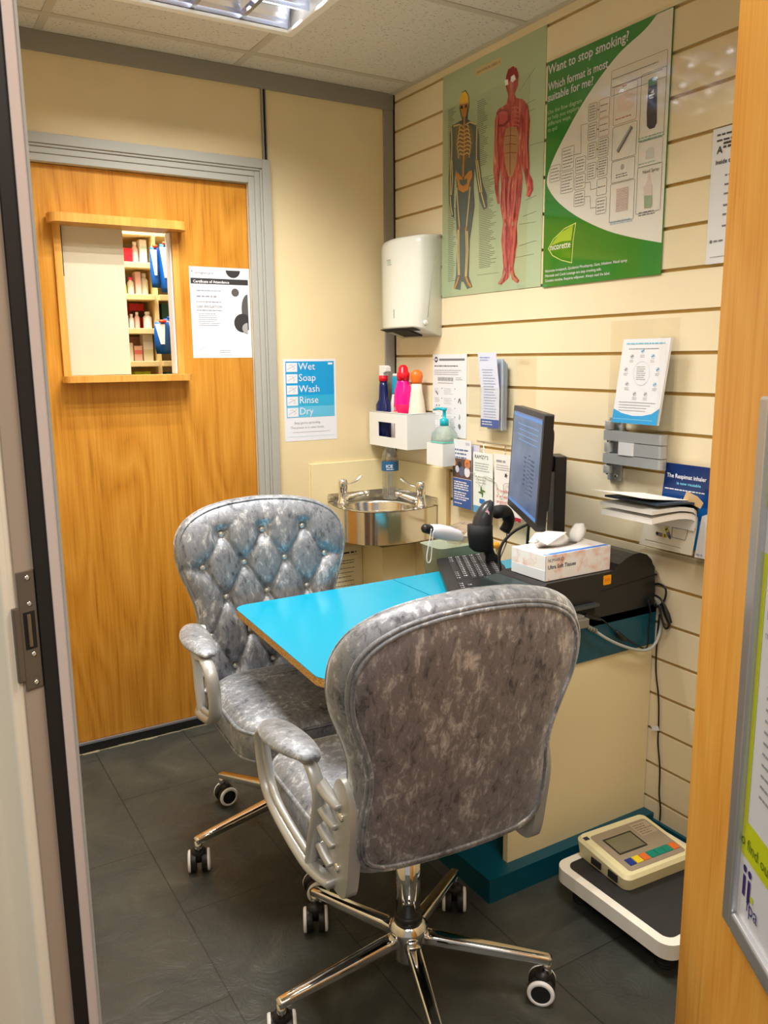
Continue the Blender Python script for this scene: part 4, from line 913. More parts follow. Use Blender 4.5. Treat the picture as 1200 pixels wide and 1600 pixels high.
# ---- acrylic holder with a tall leaflet
lh = thing('leaflet_holder', 'clear acrylic slatwall leaflet pocket with an empty panel beside it, under the stop smoking poster', 'leaflet holder', (-0.004, -0.68, 1.07))
mb = MB(); mb.box((-0.0045, -0.474, 1.075), (-0.0025, -0.812, 1.296), CLEAR); part(mb, 'back_panel', lh)
mb = MB(); mb.box((-0.046, -0.590, 1.062), (-0.044, -0.700, 1.20), CLEAR); mb.box((-0.046, -0.590, 1.060), (-0.005, -0.700, 1.062), CLEAR); mb.box((-0.046, -0.698, 1.060), (-0.005, -0.700, 1.21), CLEAR); part(mb, 'pocket', lh)
mb = MB(); mb.box((-0.0062, -0.72, 1.270), (-0.0045, -0.78, 1.288), CLEAR); part(mb, 'label_slot', lh)
LIL = S(214, 220, 240, 0.5); SBL = S(64, 92, 166, 0.4)
FL = lambda a, b, h: Vector((-0.040-h-max(0, (b-1.19))*0.12, -a, b))
ar = Art(FL); a0, a1 = 0.590, 0.683
ar.prism([(a0, 1.072), (a1, 1.072), (a1, 1.190), (a0, 1.190)], FL, -0.0006, 0, LIL); ar.prism([(a0, 1.190), (a1, 1.190), (a1-0.002, 1.308), (a0-0.002, 1.308)], FL, -0.0006, 0, LIL)
ar.rect(a0, 1.072, a1, 1.098, SBL, 1); ar.words(a0+0.008, 1.090, a0+0.06, 2, 0.008, 0.003, PW, 2, 0.1)
ar.words(a0+0.008, 1.293, a0+0.06, 2, 0.008, 0.003, S(140, 160, 210, 0.5)); ar.words(a0+0.016, 1.255, a1-0.01, 18, 0.0088, 0.0022, S(150, 160, 190, 0.6))
tag(ar.build('leaflet', origin=(-0.040, -0.636, 1.072)), 'tall pale leaflet with a purple blue foot in the clear pocket', 'leaflet')
for i in range(5):
    mb = MB(); mb.box((-0.032+i*0.005, -0.615, 1.066), (-0.030+i*0.005, -0.689+i*0.001, 1.288-i*0.004), LIL if i % 2 else S(176, 188, 206, 0.5))
    tag(mb.build('leaflet', origin=(-0.031+i*0.005, -0.65, 1.066)), 'grey blue leaflet edge in the stack behind the tall pale leaflet', 'leaflet', 'leaflets stacked behind the tall pale leaflet')

# ---- three leaflets in a wire rack
FL = lambda a, b, h: Vector((-0.028-h-(b-0.78)*0.02, -a, b))
rk = thing('wire_rack', 'thin chrome wire rack across the three leaflets left of the monitor', 'rack', (-0.03, -0.6, 0.79))
WIRE = CHROME
mb = MB(); P = [(-0.036, -0.53, 0.915), (-0.036, -0.565, 0.911), (-0.036, -0.575, 0.885), (-0.036, -0.59, 0.877), (-0.036, -0.603, 0.885), (-0.036, -0.607, 0.910), (-0.036, -0.665, 0.900), (-0.036, -0.675, 0.872), (-0.036, -0.692, 0.855), (-0.036, -0.708, 0.87), (-0.036, -0.712, 0.90), (-0.036, -0.79, 0.898)]
mb.tube(crom(P, 4), 0.0011, WIRE, 6); part(mb, 'front_wire', rk)
mb = MB(); mb.tube([(-0.002, -0.52, 1.02), (-0.004, -0.79, 1.015)], 0.0015, WIRE, 6)
for y in (-0.56, -0.67, -0.77): mb.tube([(-0.002, y, 1.018), (-0.004, y, 0.79), (-0.036, y, 0.784)], 0.0012, WIRE, 6)
part(mb, 'back_wire', rk)
mb = MB(); mb.box((-0.0035, -0.42, 0.765), (-0.002, -0.80, 0.80), CLEAR); part(mb, 'base_lip', rk)
def leaflet(a0, a1, z0, z1, body, label, fn, n='leaflet'):
    ar = Art(FL); ar.prism([(a0, z0), (a1, z0), (a1, z1), (a0, z1)], FL, -0.0012, 0, body); fn(ar)
    tag(ar.build(n, origin=(-0.03, -(a0+a1)/2, z0)), label, 'leaflet')
def f1(ar):
    ar.rect(0.425, 0.786, 0.531, 0.886, S(60, 92, 160, 0.4), 1); ar.words(0.433, 0.874, 0.52, 4, 0.008, 0.004, PW, 2, 0.2); ar.words(0.433, 0.838, 0.52, 4, 0.008, 0.004, PW, 2, 0.3); ar.words(0.433, 0.800, 0.48, 1, 1, 0.003, PW)
    ar.words(0.433, 0.985, 0.52, 3, 0.013, 0.005, S(96, 110, 150, 0.5), 2, 0.3); ar.rect(0.500, 1.003, 0.522, 1.012, S(190, 196, 210, 0.5), 1)
    ar.rect(0.425, 0.888, 0.531, 0.955, S(96, 70, 60, 0.5), 1)
    for q, r_, c_ in (((0.436, 0.938), 0.010, (206, 140, 96)), ((0.510, 0.940), 0.016, (220, 130, 70)), ((0.465, 0.934), 0.010, (40, 36, 40)), ((0.452, 0.918), 0.011, (196, 200, 214)), ((0.478, 0.912), 0.016, (90, 100, 130)), ((0.508, 0.912), 0.016, (226, 226, 234)), ((0.510, 0.936), 0.009, (236, 176, 140)), ((0.436, 0.905), 0.010, (60, 60, 70))):
        ar.disc(q, r_, r_*1.1, S(*c_, 0.5), 2, 14)
leaflet(0.425, 0.531, 0.786, 1.020, PAPER, 'white and blue leaflet with a photo of people, nearest the sink', f1)
def f2(ar):
    ar.text("RAMZY'S", 0.550, 0.966, 0.017, S(70, 80, 90, 0.5), 2, width=0.072)
    ar.words(0.552, 0.950, 0.63, 4, 0.008, 0.0025, INKL); ar.words(0.556, 0.905, 0.62, 3, 0.010, 0.0022, INKL)
    G1 = S(30, 120, 60, 0.4)
    for k in range(4):
        t_ = R(k*90+8); c0 = (0.588, 0.856); ar.line([(c0[0]+0.004*math.cos(t_+1.2), c0[1]+0.004*math.sin(t_+1.2)), (c0[0]+0.018*math.cos(t_), c0[1]+0.018*math.sin(t_))], [0.008, 0.004], G1 if k % 2 else S(96, 110, 60, 0.4), 2)
    ar.poly([(0.575, 0.832), (0.604, 0.832), (0.604, 0.818), (0.590, 0.814), (0.575, 0.818)], S(40, 120, 190, 0.4), 2); ar.rect(0.541, 0.782, 0.645, 0.806, S(90, 160, 210, 0.4), 1)
leaflet(0.541, 0.645, 0.782, 0.986, S(228, 234, 230, 0.5), 'white leaflet with a green cross, the middle of the three beside the monitor', f2)
def f3(ar):
    ar.words(0.664, 0.968, 0.71, 1, 1, 0.007, INKL); ar.words(0.664, 0.955, 0.74, 3, 0.007, 0.002, INKL)
    RR = S(214, 120, 112, 0.5)
    ar.text('Travelling', 0.664, 0.868, 0.016, RR, 2, width=0.075); ar.text('is a real', 0.664, 0.850, 0.016, RR, 2, width=0.055); ar.text('urgent?', 0.664, 0.832, 0.016, RR, 2, width=0.055)
    ar.rect(0.653, 0.784, 0.785, 0.797, S(170, 20, 40, 0.4), 1); ar.words(0.664, 0.818, 0.74, 2, 0.007, 0.002, INKL)
    ar.poly([(0.712+0.010*math.cos(t_*1.2566)*(1 if t_ % 1 == 0 else 0.4), 0.925+0.010*math.sin(t_*1.2566)*(1 if t_ % 1 == 0 else 0.4)) for t_ in [x*0.5 for x in range(10)]], S(60, 50, 60, 0.5), 2)
leaflet(0.653, 0.785, 0.784, 0.990, S(236, 232, 230, 0.5), 'white leaflet with pink lettering and a red foot beside the monitor', f3)
mb = MB(); mb.box((-0.020, -0.500, 0.80), (-0.018, -0.56, 1.006), S(206, 206, 226, 0.5))
tag(mb.build('leaflet', origin=(-0.02, -0.53, 0.8)), 'pale lilac leaflet edge between the first two leaflets beside the sink', 'leaflet')

# ---- tall acrylic holder with the A5 pad
th = thing('leaflet_holder', 'tall clear acrylic holder carrying a white and blue pad above the metal bracket', 'leaflet holder', (-0.003, -1.21, 1.09))
mb = MB(); mb.box((-0.004, -1.105, 1.092), (-0.002, -1.328, 1.386), CLEAR); part(mb, 'back_panel', th)
mb = MB(); mb.box((-0.030, -1.128, 1.104), (-0.004, -1.318, 1.107), CLEAR); mb.box((-0.058, -1.318, 1.104), (-0.004, -1.321, 1.34), CLEAR); part(mb, 'pocket', th)
FP = lambda a, b, h: Vector((-0.046-h+(b-1.23)*0.03, -a, b))
ar = Art(FP); a0, a1, z0, z1 = 1.164, 1.314, 1.122, 1.336
sk = lambda a, b: (a+(b-z0)*0.11, b)
q = lambda a, b: sk(a0+(a1-a0)*a, z0+(z1-z0)*b)
ar.prism([q(0, 0), q(1, 0), q(1, 1), q(0, 1)], FP, -0.008, 0, PAPER)
SK = S(60, 160, 218, 0.4); SKL = S(176, 212, 236, 0.5)
ar.poly([q(0, 0), q(1, 0), q(1, 0.20), q(0.85, 0.13), q(0.65, 0.10), q(0.45, 0.095), q(0.2, 0.12), q(0, 0.17)], SK, 1)
ar.rect(q(0.03, 0)[0], q(0, 0.045)[1], q(0.9, 0)[0], q(0, 0.055)[1], S(120, 196, 236, 0.4), 2)
ar.words(*q(0.08, 0.945), q(0.9, 0.945)[0], 1, 1, 0.0035, S(120, 190, 220, 0.5), 2, 0); ar.words(*q(0.15, 0.885), q(0.8, 0.885)[0], 1, 1, 0.002, INKL, 2, 0)
cc = q(0.5, 0.60); ar.ring([(cc[0]+0.026*math.cos(R(t_)), cc[1]+0.030*math.sin(R(t_))) for t_ in range(0, 360, 15)], 0.0012, S(206, 212, 222, 0.5))
ar.words(cc[0]-0.016, cc[1]+0.016, cc[0]+0.016, 7, 0.0052, 0.0014, INKL)
for k in range(9):
    t_ = R(90-k*40); pc = (cc[0]+0.052*math.cos(t_), cc[1]+0.055*math.sin(t_)); m_ = SK if k in (0, 1, 2, 3) else INKL
    ar.ring([(pc[0]+0.0055*math.cos(R(x)), pc[1]+0.0055*math.sin(R(x))) for x in range(0, 360, 60)], 0.0012, SKL if m_ == SK else S(206, 206, 212, 0.5))
    ar.line([(pc[0]-0.004, pc[1]-0.002), (pc[0]+0.004, pc[1]+0.003)], 0.0022, m_, 3); ar.words(pc[0]-0.007, pc[1]-0.010, pc[0]+0.008, 2, 0.004, 0.0012, INKL)
ar.words(*q(0.1, 0.255), q(0.9, 0.255)[0], 4, 0.007, 0.0014, INKL)
tag(ar.build('leaflet_pad', origin=(-0.046, -1.24, z0)), 'thick white pad with a ring of small icons and a blue wave foot', 'pad')

# ---- metal bracket
bk = thing('wall_bracket', 'folded grey metal monitor arm bracket bolted to the slatwall', 'bracket', (-0.0, -1.14, 0.97))
BM_ = mat('bracket_grey', srgb(176, 180, 182), 0.3, 0.4)
mb = MB(); mb.box((-0.010, -1.118, 0.960), (0, -1.166, 1.132), BM_); part(mb, 'wall_plate', bk, bevel=0.002)
for z0, z1 in ((1.100, 1.124), (1.040, 1.066), (0.982, 1.004)):
    mb = MB(); mb.lathe([(0.0125, z0), (0.0125, z1)], (-0.026, -1.135, 0), BM_, 20); part(mb, 'hinge_collar', bk, bevel=0.001)
mb = MB(); mb.lathe([(0.006, 0.978), (0.006, 1.124)], (-0.026, -1.135, 0), CHROME, 12); part(mb, 'hinge_pin', bk)
for z0, z1, y0_ in ((1.072, 1.098, -1.122), (1.010, 1.036, -1.122)):
    mb = MB(); mb.prism(rrect(-0.040, -1.325, -0.014, y0_, 0.010), FT, z0, z1, BM_); part(mb, 'arm_bar', bk, bevel=0.0015)
mb = MB(); mb.prism(rrect(-0.040, -1.325, -0.014, -1.195, 0.010), FT, 1.038, 1.070, BM_); part(mb, 'arm_bar', bk, bevel=0.001)
mb = MB(); mb.prism(rrect(-0.043, -1.235, -0.012, -1.182, 0.004), FT, 1.037, 1.071, mat('bracket_pale', srgb(216, 218, 220), 0.3, 0.2)); part(mb, 'end_cap', bk)
for z in (1.122, 0.974):
    mb = MB(); mb.lathe([(0.006, 0), (0.006, 0.003), (0.003, 0.004)], (-0.0105, -1.152, z), CHROME, 12, (-1, 0, 0)); part(mb, 'bolt', bk)

# ---- inhaler cards and holder
ih = thing('leaflet_holder', 'clear acrylic holder with two pockets behind the printer, holding inhaler cards', 'leaflet holder', (-0.003, -1.36, 0.80))
mb = MB(); mb.box((-0.004, -1.255, 0.79), (-0.002, -1.64, 0.95), CLEAR); part(mb, 'back_panel', ih)
mb = MB(); mb.box((-0.038, -1.262, 0.790), (-0.004, -1.448, 0.793), CLEAR); mb.box((-0.036, -1.446, 0.79), (-0.004, -1.450, 0.90), CLEAR); mb.box((-0.036, -1.456, 0.79), (-0.004, -1.459, 0.90), CLEAR); mb.box((-0.038, -1.456, 0.790), (-0.004, -1.62, 0.793), CLEAR); part(mb, 'pocket', ih)
def P6(X, Y, xp):
    p = at(920+X/6.0, 640+Y/6.0, 'x', xp); return (-p.y, p.z)
Fi = lambda a, b, h: Vector((-0.012-h, -a, b))
ar = Art(Fi); NV1, NV2, NV3 = S(14, 44, 104, 0.3), S(14, 90, 160, 0.3), S(24, 128, 200, 0.3)
cn = [P6(*p, -0.012) for p in [(706, 488), (1133, 563), (1098, 830), (1060, 1000), (640, 800)]]
z1 = 1.026; a0 = 1.318
def skq(a, b): return (a0+0.148*a-0.02*(1-b), 0.82+0.208*b)
ar.prism([skq(0, 0), skq(1, 0), skq(1, 1), skq(0, 1)], Fi, -0.001, 0, NV1)
ar.poly([skq(0, 0), skq(1, 0), skq(1, 0.70), skq(0, 0.70)], S(14, 66, 132, 0.3), 1); ar.poly([skq(0, 0), skq(1, 0), skq(1, 0.52), skq(0, 0.52)], NV2, 2); ar.poly([skq(0, 0), skq(1, 0), skq(1, 0.36), skq(0, 0.36)], NV3, 3)
ar.text('The Respimat inhaler', skq(0.06, 0.83)[0], skq(0, 0.83)[1], 0.015, LAMW, 5, bold=0.02, width=0.118); ar.text('is now reusable', skq(0.28, 0.76)[0], skq(0, 0.755)[1], 0.010, S(120, 210, 240, 0.4), 5, bold=0.02, width=0.072)
ar.words(*skq(0.05, 0.69), skq(0.95, 0)[0], 1, 1, 0.0028, LAMW, 5, 0); ar.words(*skq(0.08, 0.57), skq(0.4, 0)[0], 1, 1, 0.0028, LAMW, 5, 0); ar.words(*skq(0.58, 0.54), skq(0.9, 0)[0], 1, 1, 0.0028, LAMW, 5, 0)
for k in range(7): ar.rect(skq(0.49, 0)[0], skq(0, 0.60-k*0.035)[1]-0.0035, skq(0.49, 0)[0]+0.001, skq(0, 0.60-k*0.035)[1], LAMW, 5)
ar.rect(*skq(0.1, 0.36), skq(0.22, 0)[0], skq(0, 0.40)[1], S(150, 210, 240, 0.4), 5)
tag(ar.build('inhaler_card', origin=(-0.012, -1.42, 0.82)), 'blue card about a reusable inhaler, under and beside the metal bracket', 'card')
Fc = lambda a, b, h: Vector((-0.030-h, -a, b))
ar = Art(Fc)
def P6c(X, Y): return P6(X, Y, -0.030)
cdp = [P6c(*p) for p in [(530, 1040), (720, 1060), (760, 960), (880, 930), (985, 960), (1020, 1020), (1010, 1120), (965, 1370), (470, 1260)]]
OFW = S(228, 222, 206, 0.4)
ar.prism(cdp, Fc, -0.0012, 0, OFW)
GRP, YLP = S(120, 120, 128, 0.4), S(212, 200, 90, 0.4)
ar.ring([P6c(*p) for p in [(808, 1010), (940, 1036), (928, 1150), (904, 1226), (780, 1196), (785, 1110)]], 0.0016, GRP, 2)
ar.poly([P6c(*p) for p in [(812, 1018), (936, 1044), (930, 1090), (804, 1066)]], S(96, 150, 176, 0.4), 3); ar.poly([P6c(*p) for p in [(800, 1070), (928, 1094), (922, 1130), (792, 1108)]], S(150, 156, 176, 0.4), 3)
ar.line([P6c(640, 1160), P6c(690, 1176)], 0.0095, GRP, 3); ar.line([P6c(690, 1176), P6c(720, 1184)], 0.0095, YLP, 3); ar.disc(P6c(642, 1160), 0.0045, 0.0048, GRP, 3); ar.disc(P6c(722, 1184), 0.0045, 0.0048, YLP, 3)
ar.line([P6c(728, 1116), P6c(744, 1150)], 0.0095, YLP, 4); ar.line([P6c(744, 1150), P6c(762, 1196)], 0.0095, GRP, 4); ar.disc(P6c(727, 1114), 0.0045, 0.0048, YLP, 4); ar.disc(P6c(764, 1198), 0.0045, 0.0048, GRP, 4)
ar.line([P6c(752, 1100), P6c(770, 1040)], 0.001, GRP, 2)
ar.line([P6c(530, 1214), P6c(862, 1298)], 0.0012, GRP, 2); ar.line([P6c(550, 1240), P6c(860, 1330)], 0.0008, S(190, 186, 176, 0.5), 2)
tag(ar.build('medicine_card', origin=(-0.030, -1.36, 0.80)), 'off white card printed with grey and yellow capsules under the paper stack', 'card')
ar = Art(Fc); cdp = [P6c(*p) for p in [(1060, 1000), (1180, 960), (1180, 1420), (990, 1385)]]
ar.prism(cdp, Fc, -0.0012, 0, PAPER); ar.words(*P6c(1006, 1356), P6c(1066, 1356)[0], 1, 1, 0.004, S(150, 170, 200, 0.5), 2, 0)
tag(ar.build('medicine_card', origin=(-0.030, -1.5, 0.80)), 'white card cut off by the edge of the open door, right of the capsule card', 'card')
# papers curling out over the holder
def curl(y0, y1, z0, rise, out, thick, m, label, nm, seg=10, sag=0.0, cat='paper'):
    # sheet stands in the pocket then bends over towards the room
    mb = MB(); rs = []
    for i in range(seg+1):
        t_ = i/seg
        if t_ < 0.35: x = -0.034-0.004*t_; z = z0+rise*(t_/0.35)*0.8; yy = 0
        else:
            u = (t_-0.35)/0.65; x = -0.036-out*u; z = z0+rise*(0.8+0.2*math.sin(min(1, u*2.2)*math.pi/2))-sag*u*u; yy = 0.05*u
        rs.append([Vector((x, y0+yy, z)), Vector((x, y1+yy*0.4, z)), Vector((x, y1+yy*0.4, z+thick)), Vector((x, y0+yy, z+thick))])
    mb.rings(rs, m, True, True, False)
    tag(mb.build(nm, origin=(-0.035, (y0+y1)/2, z0)), label, cat, None)
curl(-1.300, -1.432, 0.872, 0.036, 0.128, 0.015, PW, 'thick lower stack of white papers bent out of the acrylic holder', 'paper_stack', sag=0.008)
curl(-1.300, -1.436, 0.880, 0.048, 0.134, 0.010, S(226, 224, 222, 0.5), 'upper stack of white papers bent out of the acrylic holder', 'paper_stack', sag=0.004)
curl(-1.300, -1.440, 0.918, 0.026, 0.118, 0.005, S(52, 66, 84, 0.3), 'dark blue grey glossy booklet bent over the white papers', 'booklet', sag=0.0)
curl(-1.285, -1.420, 0.932, 0.018, 0.152, 0.001, PW, 'single white sheet lying on top of the bent booklet', 'paper', sag=-0.014)
mb = MB(); P = [P6(*p, -0.05) for p in [(878, 846), (912, 766), (1010, 818), (1066, 880), (1040, 930), (960, 890)]]
mb.prism(P, lambda a, b, h: Vector((-0.046-h, -a, b)), 0, 0.002, S(196, 164, 120, 0.2)); tag(mb.build('sachet', origin=(-0.047, -P[0][0], P[0][1])), 'small brown foil sachet tucked over the blue card', 'sachet')

# ================================================================== SINK CORNER
sb = thing('splashback', 'raised cream splashback panels round the corner sink', 'splashback', (0, 0, 0.1))
mb = MB(); mb.box((-0.372, -0.010, 0.12), (0, 0, 0.912), CREAM_P); mb.box((-0.378, -0.004, 0.12), (-0.372, 0, 0.914), CREAM_P); part(mb, 'panel', sb, bevel=0.0015)
mb = MB(); mb.box((-0.010, -0.358, 0.12), (0, -0.010, 0.906), CREAM_P); part(mb, 'panel', sb, bevel=0.0015)
mb = MB(); mb.box((-0.010, -0.372, 0.12), (0, -0.358, 0.906), mat('beige_edge', srgb(186, 158, 108), 0.5)); part(mb, 'edge_trim', sb)
mb = MB(); mb.box((-0.16, -0.16, 0.12), (-0.011, -0.011, 0.60), CREAM_P); part(mb, 'pipe_boxing', sb)
ar = Art(FY(-0.011)); a0, a1, z0, z1 = -0.335, -0.163, 0.42, 0.585
ar.prism([(a0, z0), (a1, z0), (a1, z1), (a0, z1)], ar.F, -0.0, 0.0012, S(232, 224, 196, 0.4)); ar.words(a0+0.09, z1-0.025, a1-0.025, 1, 1, 0.007, INK, 4, 0); ar.line([(a0+0.02, z1-0.035), (a1-0.02, z1-0.035)], 0.001, INKM, 4)
ar.words(a0+0.05, z1-0.055, a1-0.03, 2, 0.010, 0.003, INK, 4, 0.1)
for k in range(6): ar.words(a0+0.05, z1-0.085-k*0.017, a1-0.03, 1, 1, 0.003, INKM, 4, 0.3)
tag(ar.build('notice', origin=((a0+a1)/2, -0.011, z0)), 'cream notice sheet under the sink, partly hidden by the tufted chair', 'notice')

sk_ = thing('corner_sink', 'stainless steel corner hand basin with a rounded front', 'sink', (-0.15, -0.15, 0.64))
g0 = -0.0105
def sinkpoly(o=0.0, e=0.0):
    base = [(g0, g0), (-0.305-e, g0), (-0.322-o, -0.070), (-0.334-o, -0.150), (-0.330-o, -0.215), (-0.310-o, -0.268-o*0.5), (-0.290-o*0.8, -0.290-o*0.8), (-0.268-o*0.5, -0.310-o), (-0.215, -0.330-o), (-0.150, -0.334-o), (-0.070, -0.322-o), (g0, -0.305-e)]
    return base
ZT = 0.768
outer = [Vector(p+(0,)) for p in sinkpoly()]
sm_ = [outer[0]]+crom([tuple(p) for p in outer[1:]], 4)
op = [(p.x, p.y) for p in sm_]
mb = MB(); n = len(op)
mb.rings([[Vector((x, y, z)) for x, y in op] for z in (0.650, 0.655, ZT-0.008, ZT-0.002)], STEEL, True, False, True)
part(mb, 'apron', sk_)
# top rim with bowl
bc = (-0.200, -0.203); br_ = 0.108
NB = 48
mb = MB(); inner = [Vector((bc[0]+br_*1.12*math.cos(2*math.pi*k/NB), bc[1]+br_*math.sin(2*math.pi*k/NB), ZT)) for k in range(NB)]
def ray_out(ang):
    best = None; d = (math.cos(ang), math.sin(ang))
    for i in range(n):
        (x1, y1), (x2, y2) = op[i], op[(i+1) % n]; ex_, ey_ = x2-x1, y2-y1; den = d[0]*ey_-d[1]*ex_
        if abs(den) < 1e-9: continue
        t_ = ((x1-bc[0])*ey_-(y1-bc[1])*ex_)/den; s_ = ((x1-bc[0])*d[1]-(y1-bc[1])*d[0])/den
        if t_ > 0 and -1e-6 <= s_ <= 1+1e-6 and (best is None or t_ < best): best = t_
    return Vector((bc[0]+d[0]*best, bc[1]+d[1]*best, ZT))
angs = [math.atan2((p.y-bc[1]), (p.x-bc[0])) for p in inner]
# rotate bowl axes to the corner diagonal
rings_ = []
def bowl_ring(k_, z): 
    out = []
    for a in range(NB):
        th_ = 2*math.pi*a/NB; ex_, ey_ = math.cos(th_)*br_*1.18*k_, math.sin(th_)*br_*k_
        out.append(Vector((bc[0]+(ex_+ey_)*0.7071, bc[1]+(-ex_+ey_)*0.7071, z)))
    return out
b0 = bowl_ring(1.0, ZT); out_r = [ray_out(math.atan2(p.y-bc[1], p.x-bc[0])) for p in b0]
mb.rings([out_r, bowl_ring(1.06, ZT), bowl_ring(1.03, ZT+0.0015), b0, bowl_ring(0.985, ZT-0.006), bowl_ring(0.95, ZT-0.030), bowl_ring(0.86, ZT-0.065), bowl_ring(0.68, ZT-0.090), bowl_ring(0.35, ZT-0.100), bowl_ring(0.02, ZT-0.101)], STEEL, True, False, True)
part(mb, 'bowl', sk_)
mb = MB(); mb.box((-0.305, -0.013, 0.655), (-0.013, -0.0105, ZT+0.028), STEEL); mb.box((-0.013, -0.305, 0.655), (-0.0105, -0.0105, ZT+0.028), STEEL); mb.box((-0.308, -0.020, ZT+0.001), (-0.285, -0.0105, ZT+0.022), STEEL); mb.box((-0.020, -0.308, ZT+0.001), (-0.0105, -0.285, ZT+0.022), STEEL); part(mb, 'upstand', sk_, bevel=0.001)
mb = MB(); mb.lathe([(0.011, 0), (0.011, 0.002), (0.005, 0.003), (0.005, -0.002)], (bc[0]+0.085, bc[1]-0.04, ZT-0.030), CHROME, 16, (-1, 0.4, 0.5)); part(mb, 'overflow', sk_)
mb = MB(); mb.lathe([(0.020, 0), (0.020, 0.002), (0.008, 0.003)], (bc[0], bc[1], ZT-0.100), CHROME, 20); part(mb, 'waste', sk_)
def tap(base, dirv, lev, label):
    bx, by = base; d = Vector(dirv+(0,)).normalized(); l = Vector(lev+(0,)).normalized(); z = ZT
    t_ = thing('lever_tap', label, 'tap', (bx, by, z), 0, 'chrome lever taps on the corner sink')
    mb = MB(); mb.lathe([(0.023, 0), (0.023, 0.004), (0.018, 0.012), (0.016, 0.030), (0.0155, 0.050), (0.0175, 0.052), (0.0175, 0.082), (0.014, 0.089), (0.004, 0.092)], (bx, by, z), CHROME, 24); part(mb, 'body', t_)
    c_ = Vector((bx, by, z)); mb = MB()
    mb.tube([c_+Vector((0, 0, 0.016)), c_+d*0.03+Vector((0, 0, 0.022)), c_+d*0.065+Vector((0, 0, 0.033)), c_+d*0.090+Vector((0, 0, 0.040))], [0.015, 0.0125, 0.0105, 0.010], CHROME, 14)
    mb.lathe([(0.0108, 0), (0.0115, 0.016)], c_+d*0.088+Vector((0, 0, 0.030)), CHROME, 14); part(mb, 'spout', t_)
    mb = MB(); pts = crom([c_+Vector((0, 0, 0.070)), c_+l*0.03+Vector((0, 0, 0.071)), c_+l*0.055+Vector((0, 0, 0.079)), c_+l*0.078+Vector((0, 0, 0.096))], 4)
    sd = l.cross(Vector((0, 0, 1))); sec = [(math.cos(2*math.pi*k/10), math.sin(2*math.pi*k/10)*0.4) for k in range(10)]
    nn = len(pts); mb.sweep(pts, [(a*0.0125, b*0.0125) for a, b in sec], CHROME, sd, scale=[0.55+0.55*abs(i/(nn-1)-0.25)*1.3 for i in range(nn)]); part(mb, 'lever', t_)
tap((-0.276, -0.075), (0.80, -0.60), (0.95, 0.05), 'chrome lever tap on the left of the corner sink, beside the back wall')
tap((-0.068, -0.283), (-0.62, 0.78), (-0.55, 0.83), 'chrome lever tap on the right of the corner sink, beside the slatwall')
# water bottle
wb = thing('water_bottle', 'empty clear plastic water bottle with a blue label standing behind the basin', 'bottle', (-0.085, -0.098, ZT))
PET = thin_clear('clear_pet', (0.80, 0.82, 0.82), 0.24, 0.22); c0 = (-0.085, -0.098, ZT+0.0005)
prof = [(0.024, 0.0), (0.029, 0.004), (0.031, 0.012)]
for k in range(6): prof += [(0.0315, 0.020+k*0.014), (0.0290, 0.027+k*0.014)]
prof += [(0.0315, 0.104), (0.0315, 0.150), (0.030, 0.165), (0.024, 0.185), (0.014, 0.200), (0.0125, 0.205), (0.0125, 0.214)]
mb = MB(); mb.lathe(prof, c0, PET, 28, cap=True); part(mb, 'body', wb)
mb = MB(); mb.lathe([(0.0150, 0.203), (0.0150, 0.206)], c0, S(70, 70, 74, 0.4), 24); part(mb, 'neck_ring', wb)
mb = MB(); mb.lathe([(0.0322, 0.110), (0.0325, 0.112), (0.0325, 0.144), (0.0322, 0.146)], c0, S(26, 90, 140, 0.3), 28, cap=False); part(mb, 'label', wb)
td_ = Vector((CAM.x-c0[0], CAM.y-c0[1], 0)).normalized(); rt = Vector((-td_.y, td_.x, 0)); 
def Fb(a, b, h):
    th_ = a/0.0330; return Vector(c0)+td_*(0.0330+h)*math.cos(th_)+rt*(0.0330+h)*math.sin(th_)+Vector((0, 0, b))
ar = Art(Fb); ar.text('ICE', -0.016, 0.123, 0.016, LAMW, 1, bold=0.03, width=0.026); ar.words(-0.014, 0.117, 0.014, 1, 1, 0.003, LAMW, 1, 0); part(ar, 'lettering', wb)

# ================================================================== DESK
ZD = 0.650
dk = thing('desk', 'blue topped wall desk with a cream side panel and teal plinth', 'desk', (-0.23, -1.0, 0))
mb = MB(); mb.box((-0.455, -1.302, ZD-0.022), (-0.001, -0.712, ZD), BLUE); part(mb, 'desktop', dk, bevel=0.001)
mb = MB(); mb.box((-0.52, -1.302, 0.541), (-0.001, -1.284, ZD-0.0005), TEAL); part(mb, 'fascia', dk)
mb = MB(); mb.box((-0.488, -1.296, 0.060), (-0.002, -1.278, 0.5405), CREAM_P); part(mb, 'side_panel', dk, bevel=0.001)
mb = MB(); mb.box((-0.488, -0.735, 0.06), (-0.002, -0.717, 0.63), CREAM_P); part(mb, 'side_panel', dk, bevel=0.001)
mb = MB(); mb.box((-0.02, -1.278, 0.06), (-0.002, -0.735, 0.62), CREAM_P); part(mb, 'back_panel', dk)
mb = MB(); mb.box((-0.570, -1.330, 0.0), (-0.001, -0.74, 0.062), TEAL); part(mb, 'plinth', dk)
mb = MB(); mb.box((-0.487, -1.2965, 0.056), (-0.46, -1.279, 0.0605), CHIP); part(mb, 'raw_edge', dk)
